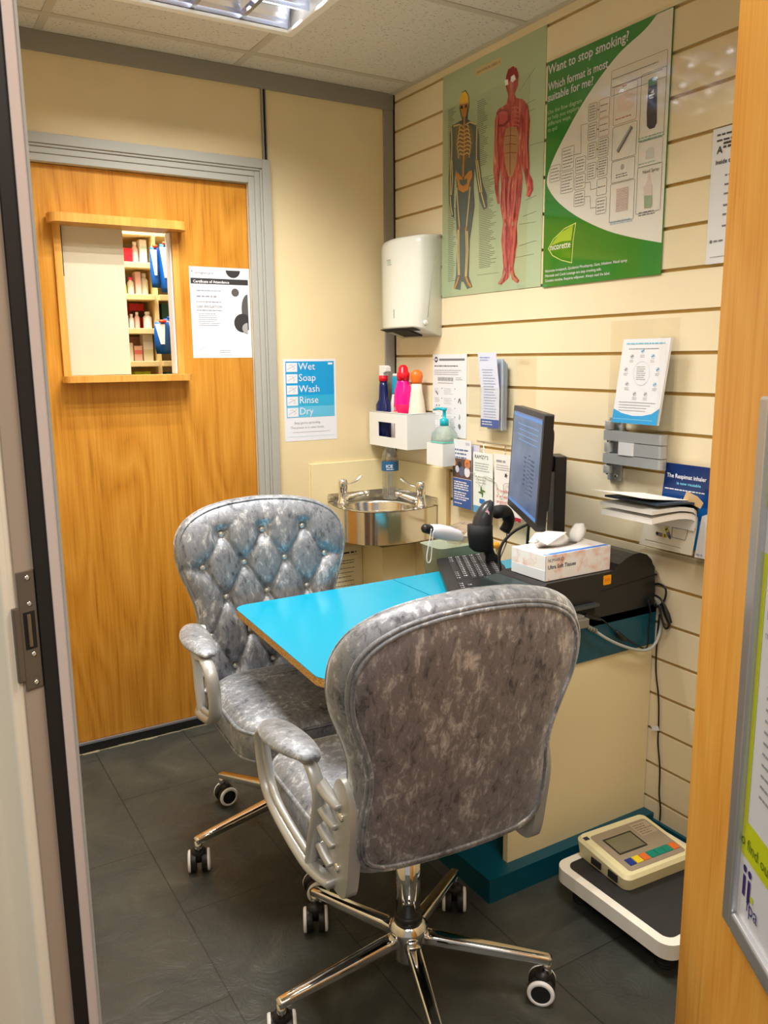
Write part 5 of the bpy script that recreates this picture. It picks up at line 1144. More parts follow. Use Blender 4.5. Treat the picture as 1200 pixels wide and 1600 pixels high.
# extension leaf
ex = thing('table_leaf', 'bright blue table leaf with rounded corners and a bare chipboard edge', 'table', (-0.7, -1.0, ZD))
TLx0, TLx1 = -0.948, -0.986
P = [(-0.4592, -0.714), (-0.4592, -1.306)]
def corner(c, a0_, a1_, r, nseg=6): return [(c[0]+r*math.cos(R(a0_+(a1_-a0_)*i/nseg)), c[1]+r*math.sin(R(a0_+(a1_-a0_)*i/nseg))) for i in range(nseg+1)]
P += corner((-0.945, -1.264), 270, 184, 0.042); P += corner((-0.920, -0.750), 176, 90, 0.036)
mb = MB(); mb.prism(P, FT, ZD-0.0015, ZD, BLUE); part(mb, 'laminate_top', ex)
mb = MB(); mb.prism(P, FT, ZD-0.020, ZD-0.0015, CHIP, CHIP); part(mb, 'chipboard_core', ex)
mb = MB(); mb.box((-0.940, -1.3075, ZD-0.020), (-0.457, -1.3062, ZD-0.0002), TEAL); part(mb, 'edge_strip', ex)
mb = MB(); mb.box((-0.90, -1.24, ZD-0.05), (-0.46, -1.20, ZD-0.0202), BLACKM); mb.box((-0.90, -0.82, ZD-0.05), (-0.46, -0.78, ZD-0.0202), BLACKM); part(mb, 'support_rail', ex)

# ---- printer
pr_ = thing('printer', 'black printer with an orange badge on the end of the desk', 'printer', (-0.25, -1.21, ZD))
PRB = mat('printer_black', (0.012, 0.012, 0.014), 0.32); PRT = mat('printer_teal_black', srgb(8, 36, 42), 0.25)
prf = [(-0.418, 0.0), (-0.425, 0.04), (-0.405, 0.106), (-0.390, 0.1135), (-0.170, 0.1135), (-0.152, 0.128), (-0.125, 0.141), (-0.100, 0.148), (-0.076, 0.148), (-0.052, 0.140), (-0.034, 0.124), (-0.022, 0.100), (-0.014, 0.04), (-0.016, 0.0)]
Fp = lambda a, b, h: Vector((a, -1.306+h, ZD+0.001+b))
mb = MB(); mb.prism(prf, Fp, 0.0, 0.165, PRB, smooth=False); part(mb, 'body', pr_, bevel=0.004, segs=3)
mb = MB(); mb.prism([(-0.500, 0.0), (-0.488, 0.050), (-0.458, 0.104), (-0.408, 0.108), (-0.428, 0.0)], Fp, 0.020, 0.160, PRT); part(mb, 'control_panel', pr_, bevel=0.003)
mb = MB(); mb.prism([(-0.215, 0.066), (-0.010, 0.080), (-0.010, 0.0825), (-0.215, 0.0685)], Fp, -0.0008, 0.16, BLACKM); part(mb, 'lid_seam', pr_)
mb = MB(); mb.prism(rrect(-0.206, 0.082, -0.180, 0.106, 0.002, 2), Fp, -0.0015, 0.01, mat('orange_badge', srgb(244, 160, 10), 0.35)); part(mb, 'badge', pr_)
ar = Art(lambda a, b, h: Vector((a, -1.3078-h, b))); 
for k in range(3): ar.rect(-0.201+k*0.006, ZD+0.091, -0.1975+k*0.006, ZD+0.099, S(226, 110, 0, 0.4), 0)
part(ar, 'badge_mark', pr_)
mb = MB(); mb.box((-0.345, -1.322, ZD+0.036), (-0.232, -1.298, ZD+0.044), mat('tray_grey', srgb(62, 68, 70), 0.35)); part(mb, 'paper_tray', pr_, bevel=0.001)
mb = MB(); mb.box((-0.345, -1.3072, ZD+0.012), (-0.232, -1.306, ZD+0.034), BLACKM); part(mb, 'tray_slot', pr_)
mb = MB(); mb.lathe([(0.011, 0), (0.011, 0.012), (0.007, 0.014)], (-0.020, -1.285, ZD+0.095), BLACK, 16, (1, -0.2, 0)); part(mb, 'hinge_knob', pr_)

# grey adapter and cables over the desk end
def A1y(u, v, y=-1.325): return at(u, v, 'y', y)
GC = mat('grey_cable', srgb(176, 180, 176), 0.4); GCD = mat('grey_connector', srgb(122, 120, 112), 0.45)
gc = thing('grey_cable', 'pale grey plug and cable looping over the teal desk end', 'cable', (-0.25, -1.325, 0.56))
mb = MB(); a = A1y(898, 972, -1.318); mb.box((a.x-0.01, -1.338, a.z-0.014), (a.x+0.030, -1.3035, a.z+0.010), GCD); mb.box((a.x-0.028, -1.334, a.z-0.006), (a.x+0.018, -1.304, a.z+0.018), GCD); part(mb, 'plug', gc, bevel=0.003)
mb = MB(); p0, p1 = A1y(915, 978), A1y(930, 986)
for k in range(5): q_ = p0.lerp(p1, k/4); mb.lathe([(0.0068, -0.0013), (0.0068, 0.0013)], q_, GCD, 12, (p1-p0))
mb.tube([p0, p1], 0.005, GCD, 10); part(mb, 'strain_relief', gc)
mb = MB(); pts = [A1y(*q) for q in ((928, 985), (950, 999), (975, 1010), (1000, 1016), (1018, 1012), (1029, 994))]+[at(1034, 965, 'y', -1.32), at(1030, 945, 'y', -1.315), at(1020, 932, 'y', -1.29)]
mb.tube(crom(pts, 5), 0.0040, GC, 10); part(mb, 'lead', gc)
bc_ = thing('black_cable', 'thin black cable with a ferrite bead across the teal desk end', 'cable', (-0.15, -1.315, 0.58))
mb = MB(); pts = [A1y(*q, -1.312) for q in ((912, 962), (940, 968), (958, 984), (985, 1002), (1005, 1013), (1012, 1008), (1014, 985), (1016, 955), (1012, 938))]
mb.tube(crom(pts, 5), 0.0022, BLACK, 8); part(mb, 'lead', bc_)
mb = MB(); mb.tube([A1y(914, 962, -1.312), A1y(938, 968, -1.312)], [0.006, 0.004], BLACK, 10); part(mb, 'plug', bc_, bevel=0.001)
mb = MB(); mb.tube([A1y(962, 987, -1.312), A1y(966, 990, -1.312), A1y(974, 997, -1.312), A1y(978, 1000, -1.312)], [0.004, 0.0065, 0.0065, 0.004], BLACK, 12); part(mb, 'ferrite_bead', bc_)
pc = thing('power_cable', 'bundled black power cable hanging on the slatwall behind the printer', 'cable', (-0.01, -1.36, 0.6))
mb = MB()
pts = [at(u, v, 'x', -0.012) for u, v in ((1016, 918), (1028, 912), (1040, 920), (1038, 938), (1026, 948), (1018, 940))]; mb.tube(crom(pts, 5), 0.0028, BLACK, 8)
pts = [at(u, v, 'x', -0.016) for u, v in ((1012, 934), (1022, 930), (1034, 938), (1040, 955), (1046, 975), (1040, 982), (1034, 966), (1030, 945))]; mb.tube(crom(pts, 5), 0.0030, BLACK, 8)
pts = [at(u, v, 'x', -0.010) for u, v in ((1036, 945), (1042, 960), (1047, 974))]; mb.tube(pts, [0.006, 0.008, 0.006], BLACK, 8); part(mb, 'bundle', pc)
mb = MB(); pts = [at(u, v, 'x', -0.005) for u, v in ((1030, 960), (1026, 1010), (1025, 1050), (1029, 1090), (1029, 1135), (1028, 1160), (1031, 1200), (1030, 1240), (1032, 1262), (1031, 1282))]; mb.tube(crom(pts, 4), 0.0022, BLACK, 8); part(mb, 'lead', pc)
mb = MB(); q_ = at(1024, 1138, 'x', -0.008); mb.box((q_.x-0.001, q_.y+0.012, q_.z-0.006), (q_.x, q_.y-0.012, q_.z+0.006), LAMW, Matrix.Translation(q_) @ Matrix.Rotation(R(-20), 4, 'X') @ Matrix.Translation(-q_)); part(mb, 'paper_tag', pc)

# ---- tissue box
tb = thing('tissue_box', 'white tissue box with pink blotches and a blue band on top of the printer', 'tissue box', (-0.28, -1.23, ZD+0.1155))
def tissue_mat():
    m = mat('tissue_card', srgb(236, 230, 226), 0.45); N, L, b = nt(m)
    n = texnoise(N, L, coords(N, L), 26, 3, 0.6, 0.5); r = ramp(N, L, n.outputs['Fac'], [(0.5, srgb(238, 234, 232)), (0.62, srgb(232, 206, 196)), (0.74, srgb(214, 160, 148))]); L.new(r.outputs['Color'], b.inputs['Base Color']); return m
TC = tissue_mat(); x0, y0, z0 = -0.386, -1.292, ZD+0.1155; bw, bd, bh_ = 0.216, 0.124, 0.063
mb = MB(); mb.box((x0, y0, z0), (x0+bw, y0+bd, z0+bh_), TC); part(mb, 'box', tb, bevel=0.0008)
mb = MB(); mb.box((x0-0.0006, y0+0.001, z0+0.001), (x0, y0+bd-0.001, z0+0.026), S(216, 222, 232, 0.4)); part(mb, 'side_flap', tb)
ar = Art(lambda a, b, h: Vector((x0+a, y0+b, z0+bh_+h))); ar.rect(0.002, 0.002, bw-0.004, 0.015, mat('band_blue', srgb(20, 120, 220), 0.35), 1); ar.poly([(0.045+0.065*math.cos(R(t_))+0.06, 0.072+0.020*math.sin(R(t_))) for t_ in range(0, 360, 20)], S(120, 112, 108, 0.6), 1)
ar.words(0.006, 0.008, 0.02, 1, 1, 0.005, LAMW, 2, 0); part(ar, 'top_print', tb)
ar = Art(lambda a, b, h: Vector((x0+a, y0-h, z0+b))); ar.text('NUMARK', 0.008, 0.046, 0.0115, S(70, 76, 90, 0.5), 1, width=0.040); ar.ring([(0.054+0.004*math.cos(R(t_)), 0.050+0.004*math.sin(R(t_))) for t_ in range(0, 360, 30)], 0.0012, INK, 1)
ar.text('Ultra Soft Tissues', 0.008, 0.029, 0.0135, S(30, 30, 60, 0.5), 1, bold=0.02, width=0.090); ar.line([(0.0006, 0.001), (0.0006, bh_-0.001)], 0.0012, INKL, 1); part(ar, 'front_print', tb)
tm = mat('tissue_paper', srgb(244, 244, 242), 0.8)
ts = tb
mb = MB(); cxx, cyy, czz = x0+0.105, y0+0.075, z0+bh_
rs = []
for j, (dz, wv, ln) in enumerate(((0.0, 0.012, 0.050), (0.012, 0.014, 0.052), (0.022, 0.016, 0.050), (0.030, 0.014, 0.046), (0.033, 0.008, 0.040))):
    r_ = []
    for k in range(24):
        th_ = 2*math.pi*k/24; wob = 1+0.14*math.sin(3*th_+j); r_.append(Vector((cxx-0.010+ln*math.cos(th_)*wob-0.010*j, cyy+wv*math.sin(th_)*wob, czz+dz+0.004*math.sin(2*th_+j)-(0.010 if (k > 8 and k < 16 and j > 2) else 0))))
    rs.append(r_)
mb.rings(rs, tm, True, True, True)
mb.add([(cxx-0.085, cyy-0.004, czz+0.032), (cxx-0.030, cyy-0.026, czz+0.022), (cxx+0.015, cyy-0.018, czz+0.034), (cxx-0.020, cyy+0.016, czz+0.036), (cxx-0.052, cyy-0.022, czz+0.010)], [(0, 1, 2, 3), (0, 4, 1)], tm, True)
part(mb, 'tissue', tb)
mb = MB(); rs = []
for j in range(7):
    a = j/6; rr_ = 0.012+0.010*math.sin(a*math.pi)*(1 if a < 0.8 else 0.7)
    rs.append([Vector((cxx+0.062+0.012*a+rr_*math.cos(2*math.pi*k/14)*(1+0.2*math.sin(3*k)), cyy+rr_*0.8*math.sin(2*math.pi*k/14), czz+0.002+0.044*a)) for k in range(14)])
mb.rings(rs, tm); part(mb, 'tissue', tb)

# ---- monitor
MW, MH, MT_ = 0.40, 0.294, 0.024
MO = Vector((-0.327, -1.190, 0.862)); MX = Vector((math.cos(1.058), math.sin(1.058), 0)); MNx = Vector((math.sin(1.058), -math.cos(1.058), 0))  # MNx points to the back (towards the wall)
tl = 0.05
MU = Vector((0, 0, math.cos(tl)))+MNx*math.sin(tl); MB_ = MNx*math.cos(tl)-Vector((0, 0, math.sin(tl)))
mo = thing('monitor', 'black computer monitor showing a blue document, standing on the desk by the slatwall', 'monitor', (-0.15, -1.05, ZD))
def Fm(a, b, h): return MO+MX*a+MU*b-MB_*h        # h towards the viewer
mb = MB(); mb.prism(rrect(0, 0, MW, MH, 0.004, 2), Fm, -MT_, 0.0, BLACK); part(mb, 'housing', mo, bevel=0.0015)
mb = MB(); mb.prism(rrect(0.05, 0.04, MW-0.05, MH-0.04, 0.02, 3), Fm, -MT_-0.016, -MT_, BLACK); part(mb, 'rear_shell', mo, bevel=0.004)
def scr_mat():
    m = mat('lit_screen', (0.02, 0.02, 0.03), 0.25); N, L, b = nt(m)
    t_ = N.new('ShaderNodeTexCoord'); s_ = N.new('ShaderNodeSeparateXYZ'); L.new(t_.outputs['Object'], s_.inputs[0])
    n = texnoise(N, L, coords(N, L), 9, 2)
    r = ramp(N, L, n.outputs['Fac'], [(0.3, srgb(70, 116, 178)), (0.7, srgb(120, 156, 200))]); L.new(r.outputs['Color'], b.inputs['Emission Color']); b.inputs['Emission Strength'].default_value = 0.42
    return m
ar = Art(lambda a, b, h: Fm(a, b, 0.0006+h)); SCR = scr_mat(); ar.rect(0.014, 0.020, MW-0.014, MH-0.014, SCR, 0)
SD = mat('screen_ink', srgb(40, 62, 100), 0.4, emit=srgb(40, 62, 100), es=0.3); SB_ = mat('screen_bar', srgb(60, 110, 180), 0.4, emit=srgb(96, 136, 190), es=0.42); SLt = mat('screen_line', srgb(110, 150, 200), 0.4, emit=srgb(92, 132, 184), es=0.4)
ar.rect(0.014, MH-0.026, MW-0.014, MH-0.018, SB_, 1); ar.rect(0.014, 0.020, MW-0.014, 0.030, SB_, 1)
random.seed(3)
ar.words(0.05, MH-0.045, 0.34, 4, 0.014, 0.002, SLt, 1)
for k in range(9): ar.words(0.075, 0.165-k*0.011, 0.12, 1, 1, 0.0045, SD, 1, 0.2); 
for k in range(11): ar.words(0.125, 0.175-k*0.010, 0.165, 1, 1, 0.0022, SD, 1, 0.4)
for k in range(7): ar.words(0.18, 0.165-k*0.012, 0.21, 1, 1, 0.004, SD, 1, 0.3)
part(ar, 'screen', mo)
mb = MB(); cxm = Fm(MW/2, MH/2, -MT_-0.016); col_c = cxm+MNx*0.072
CX_, CY_ = -0.135, -1.055
def colbox(mb, w_, d_, z0, z1, m, off=0):
    c_ = Vector((CX_, CY_, 0)); vs = [c_+MX*a*w_/2+MNx*(b*d_/2+off)+Vector((0, 0, z)) for z in (z0, z1) for a, b in ((-1, -1), (1, -1), (1, 1), (-1, 1))]
    mb.add(vs, [(3, 2, 1, 0), (4, 5, 6, 7), (0, 1, 5, 4), (1, 2, 6, 5), (2, 3, 7, 6), (3, 0, 4, 7)], m)
mb = MB(); colbox(mb, 0.075, 0.032, ZD+0.012, 1.030, BLACK); part(mb, 'stand_column', mo, bevel=0.002)
mb = MB(); mb.tube([cxm-MNx*0.005, Vector((CX_, CY_, cxm.z))], 0.022, BLACKM, 12); part(mb, 'neck', mo)
mb = MB(); mb.prism(rrect(-0.225, -1.120, -0.020, -0.940, 0.02), FT, ZD+0.0005, ZD+0.013, BLACK); part(mb, 'stand_base', mo, bevel=0.002)
mb = MB(); a = Fm(0.14, 0.0, -0.012); mb.tube(crom([a, a+Vector((0.0, 0.005, -0.05)), a+Vector((0.004, 0.01, -0.12)), a+Vector((0.01, 0.0, -0.205))], 5), 0.004, BLACK, 8)
mb.tube(crom([a+Vector((0.005, -0.01, 0)), a+Vector((-0.03, 0.035, -0.035)), a+Vector((-0.06, 0.05, -0.09)), a+Vector((-0.055, 0.03, -0.2))], 5), 0.004, BLACK, 8); part(mb, 'cable', mo)

# ---- keyboard
KA = Vector((-0.282, -0.690, ZD+0.030)); KD = Vector((-0.235, -0.41, 0)).normalized(); KP = Vector((-KD.y, KD.x, 0))
if KP.x < 0: KP = -KP
kb = thing('keyboard', 'black computer keyboard lying slanted across the desk', 'keyboard', KA)
KL, KWd = 0.455, 0.178
def K(a, b, h=0): return KA+KD*a+KP*b+Vector((0, 0, h+0.020*b/KWd))
mb = MB(); o_ = rrect(0, 0, KL, KWd, 0.012, 4)
mb.rings([[K(a, b, -0.009) if b < 0.05 else KA+KD*a+KP*b+Vector((0, 0, -0.009)) for a, b in o_], [K(a, b, 0.004) for a, b in o_]], BLACK, True, True, False); part(mb, 'case', kb, bevel=0.0015)
KEYM = mat('key_black', (0.018, 0.018, 0.020), 0.45); LEG = S(196, 196, 200, 0.5)
rows = [(0.040, 15), (0.061, 14), (0.082, 14), (0.103, 14), (0.124, 15), (0.152, 17)]
def keymesh(w_):
    m_ = MB(); h = 0.003; e = 0.0015; s_ = 0.0085
    vs = [(0, -s_, 0), (w_, -s_, 0), (w_, s_, 0), (0, s_, 0), (e, -s_+e, h), (w_-e, -s_+e, h), (w_-e, s_-e, h), (e, s_-e, h)]
    m_.add(vs, [(0, 3, 2, 1), (4, 5, 6, 7), (0, 1, 5, 4), (1, 2, 6, 5), (2, 3, 7, 6), (3, 0, 4, 7)], KEYM)
    if w_ < 0.07: m_.add([(w_*0.3, 0.001, h+0.0002), (w_*0.62, 0.001, h+0.0002), (w_*0.62, 0.0048, h+0.0002), (w_*0.3, 0.0048, h+0.0002)], [(0, 1, 2, 3)], LEG); m_.add([(w_*0.3, -0.0045, h+0.0002), (w_*0.5, -0.0045, h+0.0002), (w_*0.5, -0.002, h+0.0002), (w_*0.3, -0.002, h+0.0002)], [(0, 1, 2, 3)], LEG)
    return m_.mesh('key')
KM1, KM2, KMS, KM3 = keymesh(0.0172), keymesh(0.026), keymesh(0.108), keymesh(0.0172)
tiltm = math.atan(0.020/KWd)
def putkey(me, a, b):
    o = bpy.data.objects.new('key', me); COL.objects.link(o); o.parent = kb
    X_ = KD; Y_ = (KP+Vector((0, 0, 0.020/KWd))).normalized(); Z_ = X_.cross(Y_)
    mx = Matrix((X_, Y_, Z_)).transposed() if Z_.z > 0 else Matrix((X_, Y_, -Z_)).transposed()
    o.matrix_local = Matrix.Translation(K(a, b, 0.0042)-KA) @ mx.to_4x4()
for ri, (b, nk) in enumerate(rows):
    a = 0.010
    if ri == 0: seq = ['2', '1', '1', 'S', '1', '1', '1', '2']
    elif ri == 1: seq = ['2']+['1']*10+['2']
    elif ri == 5: seq = ['1']*16
    else: seq = ['2']+['1']*11+['1']
    for s_ in seq:
        me = {'1': KM1, '2': KM2, 'S': KMS}[s_]; wk = {'1': 0.0172, '2': 0.026, 'S': 0.108}[s_]
        if a+wk > 0.300: break
        putkey(me, a, b); a += wk+0.0018
    if ri != 5:
        for k in range(3 if ri not in (2,) else 0): putkey(KM3, 0.306+k*0.019, b) if not (ri == 1 and k != 1) else None
    for k in range(4): 
        if a < 0.5: putkey(KM3, 0.370+k*0.019, b)

fo = MB(); fo.add([], [], BLACK)
fo = MB(); q4 = [KA+KD*a+KP*b for a, b in ((0.055, 0.004), (0.44, 0.004), (0.44, 0.17), (0.055, 0.17))]
fo.prism([(p.x, p.y) for p in q4], FT, ZD+0.0005, ZD+0.019, S(30, 120, 96, 0.4))
tag(fo.build('box_file', origin=(q4[0].x, q4[0].y, ZD), bevel=0.001), 'thin green folder lying under the keyboard on the blue desk', 'folder')
# ---- barcode scanner on its stand
bs = thing('barcode_scanner', 'black barcode scanner nodding in its desk stand beside the keyboard', 'scanner', (-0.19, -0.90, ZD))
sx, sy = -0.215, -0.845
Q = lambda u, v, y=-0.86: at(u, v, 'y', y)
mb = MB(); n_ = 20
hd = [(Q(752, 850), 0.036, 0.020), (Q(752, 828), 0.037, 0.024), (Q(755, 808), 0.034, 0.024), (Q(760, 793), 0.027, 0.020), (Q(764, 784), 0.016, 0.012), (Q(766, 781), 0.002, 0.002)]
vd = Vector((CAM.x+0.2, CAM.y+0.86, 0)).normalized(); sdv = Vector((-vd.y, vd.x, 0)); 
if sdv.x > 0: sdv = -sdv
rings = []
for c_, a, b in hd:
    rings.append([c_+sdv*a*0.82*math.cos(2*math.pi*k/n_)+vd*b*math.sin(2*math.pi*k/n_) for k in range(n_)])
mb.rings(rings, mat('scanner_shell', (0.03, 0.03, 0.033), 0.28)); part(mb, 'scanner_head', bs)
mb = MB(); rings = [[c_+sdv*a*math.cos(2*math.pi*k/n_)+vd*b*math.sin(2*math.pi*k/n_) for k in range(n_)] for c_, a, b in ((Q(753, 861), 0.024, 0.018), (Q(752, 855), 0.036, 0.026), (Q(750, 835), 0.037, 0.028), (Q(750, 820), 0.0365, 0.028))]
mb.rings(rings, BLACKM); part(mb, 'cup', bs)
mb = MB(); q0 = Q(760, 800)+vd*0.0235; mb.add([q0+sdv*a+Vector((0, 0, b)) for a, b in ((-0.008, -0.012), (0.010, -0.013), (0.005, 0.004), (-0.003, 0.012), (-0.009, 0.004))], [(0, 1, 2, 3, 4)], S(240, 176, 186, 0.3)); part(mb, 'trigger_mark', bs)
mb = MB(); mb.tube(crom([Q(776, 800, -0.84), Q(790, 800, -0.82), Q(795, 815, -0.82), Q(788, 830, -0.82)], 5), [0.020]*5+[0.019]*5+[0.017]*6, BLACKM, 14); part(mb, 'handle', bs)
mb = MB(); mb.tube(crom([Q(762, 856), Q(768, 872), Q(776, 890), Q(788, 915), Q(790, 930)], 4), [0.015]*4+[0.020]*4+[0.026]*4+[0.034]*5, BLACKM, 14); part(mb, 'stand', bs)
mb = MB(); mb.prism(rrect(-0.265, -0.985, -0.150, -0.865, 0.03), FT, ZD+0.0005, ZD+0.012, BLACK); part(mb, 'stand_base', bs, bevel=0.002)
mb = MB(); q0 = Q(783, 890)+vd*0.030; mb.add([q0+sdv*a+Vector((0, 0, b)) for a, b in ((0.004, 0.024), (-0.004, 0.018), (-0.014, -0.026), (-0.002, -0.030))], [(0, 1, 2, 3)], S(190, 200, 222, 0.4)); part(mb, 'label', bs)
mb = MB(); mb.tube(crom([Q(792, 828, -0.82), Q(791, 848, -0.82), Q(784, 866, -0.83), Q(778, 880, -0.84)], 5), 0.0018, BLACK, 6); part(mb, 'lead', bs)
mb = MB(); q0 = Vector((-0.30, -0.985, ZD+0.035)); mb.tube([q0+Vector((-0.004, 0, 0)), q0+Vector((0.010, 0.0, -0.006))], 0.010, mat('blue_clip_glow', srgb(20, 60, 180), 0.3, emit=srgb(30, 80, 220), es=0.6), 12)  # glow put into the clip's blue by emission
tag(mb.build('blue_clip', origin=q0), 'small glossy blue clip by the foot of the barcode scanner', 'clip')
# card reader between keyboard and printer
cr = thing('card_reader', 'black card reader with a grey card between the keyboard and the printer', 'card reader', (-0.33, -1.09, ZD))
mb = MB(); mb.prism([(-0.350, -1.165), (-0.265, -1.130), (-0.235, -1.02), (-0.300, -1.02)], FT, ZD+0.001, ZD+0.030, BLACK); part(mb, 'body', cr, bevel=0.004)
mb = MB(); mb.prism([(-0.405, -1.175), (-0.352, -1.190), (-0.330, -1.140), (-0.372, -1.118)], FT, ZD+0.018, ZD+0.0195, S(168, 172, 176, 0.35)); part(mb, 'card', cr)

# ---- tub with bag and thermometer
tub = thing('plastic_tub', 'small translucent tub holding clear plastic bags by the sink', 'tub', (-0.16, -0.62, 0.60))
TUBM = mat('translucent_tub', srgb(196, 206, 186), 0.25, 0, 0.35, 1.2)
tx, ty = -0.165, -0.625
mb = MB(); mb.rings([rr_ring(tx, ty, 0.090, 0.050, 0.02, 0.600), rr_ring(tx, ty, 0.100, 0.058, 0.02, 0.708), rr_ring(tx, ty, 0.104, 0.062, 0.02, 0.710), rr_ring(tx, ty, 0.098, 0.056, 0.02, 0.708), rr_ring(tx, ty, 0.088, 0.048, 0.02, 0.604)], TUBM); part(mb, 'body', tub)
mb = MB(); mb.box((tx-0.06, ty-0.03, 0.05), (tx+0.15, ty+0.05, 0.5995), CREAM_P)
tag(mb.build('low_ledge', origin=(tx, ty, 0.05)), 'cream boxed ledge between the desk and the sink', 'ledge')
BAGM = thin_clear('clear_bag', (0.95, 0.84, 0.70), 0.34, 0.28)
mb = MB(); rs = []
random.seed(5)
for j in range(9):
    ph = math.pi*j/8; rs.append([Vector((tx+0.035+0.075*math.sin(ph)*math.cos(t_)*(1+random.uniform(-.22, .22)), ty+0.045*math.sin(ph)*math.sin(t_)*(1+random.uniform(-.22, .22)), 0.736-0.034*math.cos(ph)*(1+random.uniform(-.1, .1)))) for t_ in [2*math.pi*k/18 for k in range(18)]])
mb.rings(rs, BAGM, smooth=False); tag(mb.build('plastic_bag', origin=(tx+0.03, ty, 0.70)), 'crumpled clear plastic bag in the tub behind the keyboard', 'bag')
oq = at(775, 852, 'y', -0.640)
mb = MB(); mb.sphere(oq, 0.016, mat('orange_item', srgb(250, 170, 40), 0.4), 14, (1.3, 0.7, 0.7)); tag(mb.build('orange_cap', origin=oq), 'small orange cap inside the crumpled clear bag', 'cap')
tm_ = thing('ear_thermometer', 'white ear thermometer with a black tip and a wrist loop lying on the tub', 'thermometer', (-0.22, -0.66, 0.77))
q0, q1 = at(670, 827, 'y', -0.665), at(735, 842, 'y', -0.64); dv = (q1-q0)
mb = MB(); mb.tube([q0+dv*t_ for t_ in (0.02, 0.06, 0.2, 0.45, 0.7, 0.9, 1.0)], [0.012, 0.018, 0.023, 0.024, 0.019, 0.012, 0.004], S(226, 224, 232, 0.3), 20); part(mb, 'body', tm_)
mb = MB(); mb.tube([q0-dv*0.14, q0-dv*0.10, q0, q0+dv*0.05], [0.008, 0.014, 0.015, 0.014], BLACK, 16); part(mb, 'tip', tm_)
mb = MB(); mb.tube(crom([at(u, v, 'y', -0.68) for u, v in ((674, 826), (671, 845), (667, 868), (668, 879), (673, 875), (675, 852), (677, 830))], 4), 0.0016, PW, 6); part(mb, 'wrist_loop', tm_)

# ================================================================== FLOOR SCALE
SCW = mat('scale_white', srgb(232, 226, 214), 0.35)
fs = thing('floor_scale', 'white rimmed floor weighing scale with a black mat beside the desk', 'scale', (-0.24, -1.56, 0))
mb = MB(); sx0, sx1, sy0, sy1 = -0.420, -0.080, -1.735, -1.385
mb.prism(rrect(sx0, sy0, sx1, sy1, 0.035, 6), FT, 0.052, 0.087, SCW); part(mb, 'platform', fs, bevel=0.005, segs=3)
mb = MB(); mb.prism(rrect(sx0+0.022, sy0+0.022, sx1-0.022, sy1-0.022, 0.022, 5), FT, 0.0865, 0.0885, mat('scale_mat', (0.018, 0.018, 0.018), 0.6)); part(mb, 'mat', fs)
mb = MB(); mb.rings([[Vector((x, y, 0.022)) for x, y in rrect(sx0+0.03, sy0+0.03, sx1-0.03, sy1-0.03, 0.03, 5)], [Vector((x, y, 0.052)) for x, y in rrect(sx0+0.010, sy0+0.010, sx1-0.010, sy1-0.010, 0.03, 5)]], BLACK, smooth=False); part(mb, 'underframe', fs)
for x in (sx0+0.05, sx1-0.05):
    for y in (sy0+0.05, sy1-0.05):
        mb = MB()
        for k in range(3): mb.lathe([(0.020, k*0.0074), (0.022, k*0.0074+0.003), (0.020, k*0.0074+0.0074)], (x, y, 0), BLACKM, 20)
        part(mb, 'foot', fs)
su_ = thing('scale_display', 'cream scale display unit with coloured buttons resting on the floor scale', 'display', (-0.245, -1.480, 0.089), R(-4))
CRM = mat('aged_cream_plastic', srgb(222, 212, 168), 0.4)
Fd = lambda a, b, h: Vector((a, b, h))
def dloc(mb, name, **k): return mb.build(name, su_, **k)
mb = MB(); mb.rings([[Vector((a, b, 0.0)) for a, b in rrect(-0.105, -0.085, 0.105, 0.085, 0.018)], [Vector((a, b, 0.030+0.012*(b+0.085)/0.17)) for a, b in rrect(-0.110, -0.090, 0.110, 0.090, 0.018)], [Vector((a, b, 0.038+0.012*(b+0.085)/0.17)) for a, b in rrect(-0.104, -0.084, 0.104, 0.084, 0.016)]], CRM, smooth=False); dloc(mb, 'case', bevel=0.002)
Fz = lambda a, b, h: Vector((a, b, 0.0385+h+0.012*(b+0.085)/0.17))
def dart(fn, name):
    ar = Art(Fz); fn(ar); return ar.build(name, su_, recalc=False)
TAU = S(150, 136, 116, 0.4)
dart(lambda a: a.poly(rrect(-0.085, -0.074, 0.093, 0.066, 0.008, 3), TAU, 1), 'fascia')
dart(lambda a: (a.rect(-0.066, -0.020, 0.024, 0.042, S(44, 44, 40, 0.3), 2), a.rect(-0.061, -0.015, 0.019, 0.037, mat('lcd', srgb(116, 112, 88), 0.15), 3)), 'display_window')
dart(lambda a: (a.rect(0.036, 0.012, 0.088, 0.058, S(176, 158, 134, 0.4), 2), a.words(0.040, 0.05, 0.086, 5, 0.008, 0.003, S(120, 104, 86, 0.5), 3)), 'printed_label')
for k, (x, cl_, wd) in enumerate(((-0.070, (30, 50, 130), 0.019), (-0.048, (226, 200, 40), 0.019), (-0.026, (220, 110, 40), 0.019), (-0.003, (0, 128, 110), 0.022), (0.021, (0, 128, 110), 0.022), (0.045, (0, 128, 110), 0.020), (0.068, (220, 110, 40), 0.019))):
    mb = MB(); m_ = S(*cl_, 0.4); zz = lambda b: 0.0388+0.012*(b+0.085)/0.17
    mb.add([(x, -0.060, zz(-0.060)), (x+wd, -0.060, zz(-0.060)), (x+wd, -0.038, zz(-0.038)), (x, -0.038, zz(-0.038)), (x, -0.060, zz(-0.06)+0.0018), (x+wd, -0.060, zz(-0.06)+0.0018), (x+wd, -0.038, zz(-0.038)+0.0018), (x, -0.038, zz(-0.038)+0.0018)], [(0, 3, 2, 1), (4, 5, 6, 7), (0, 1, 5, 4), (1, 2, 6, 5), (2, 3, 7, 6), (3, 0, 4, 7)], m_)
    o = mb.build('button', su_)
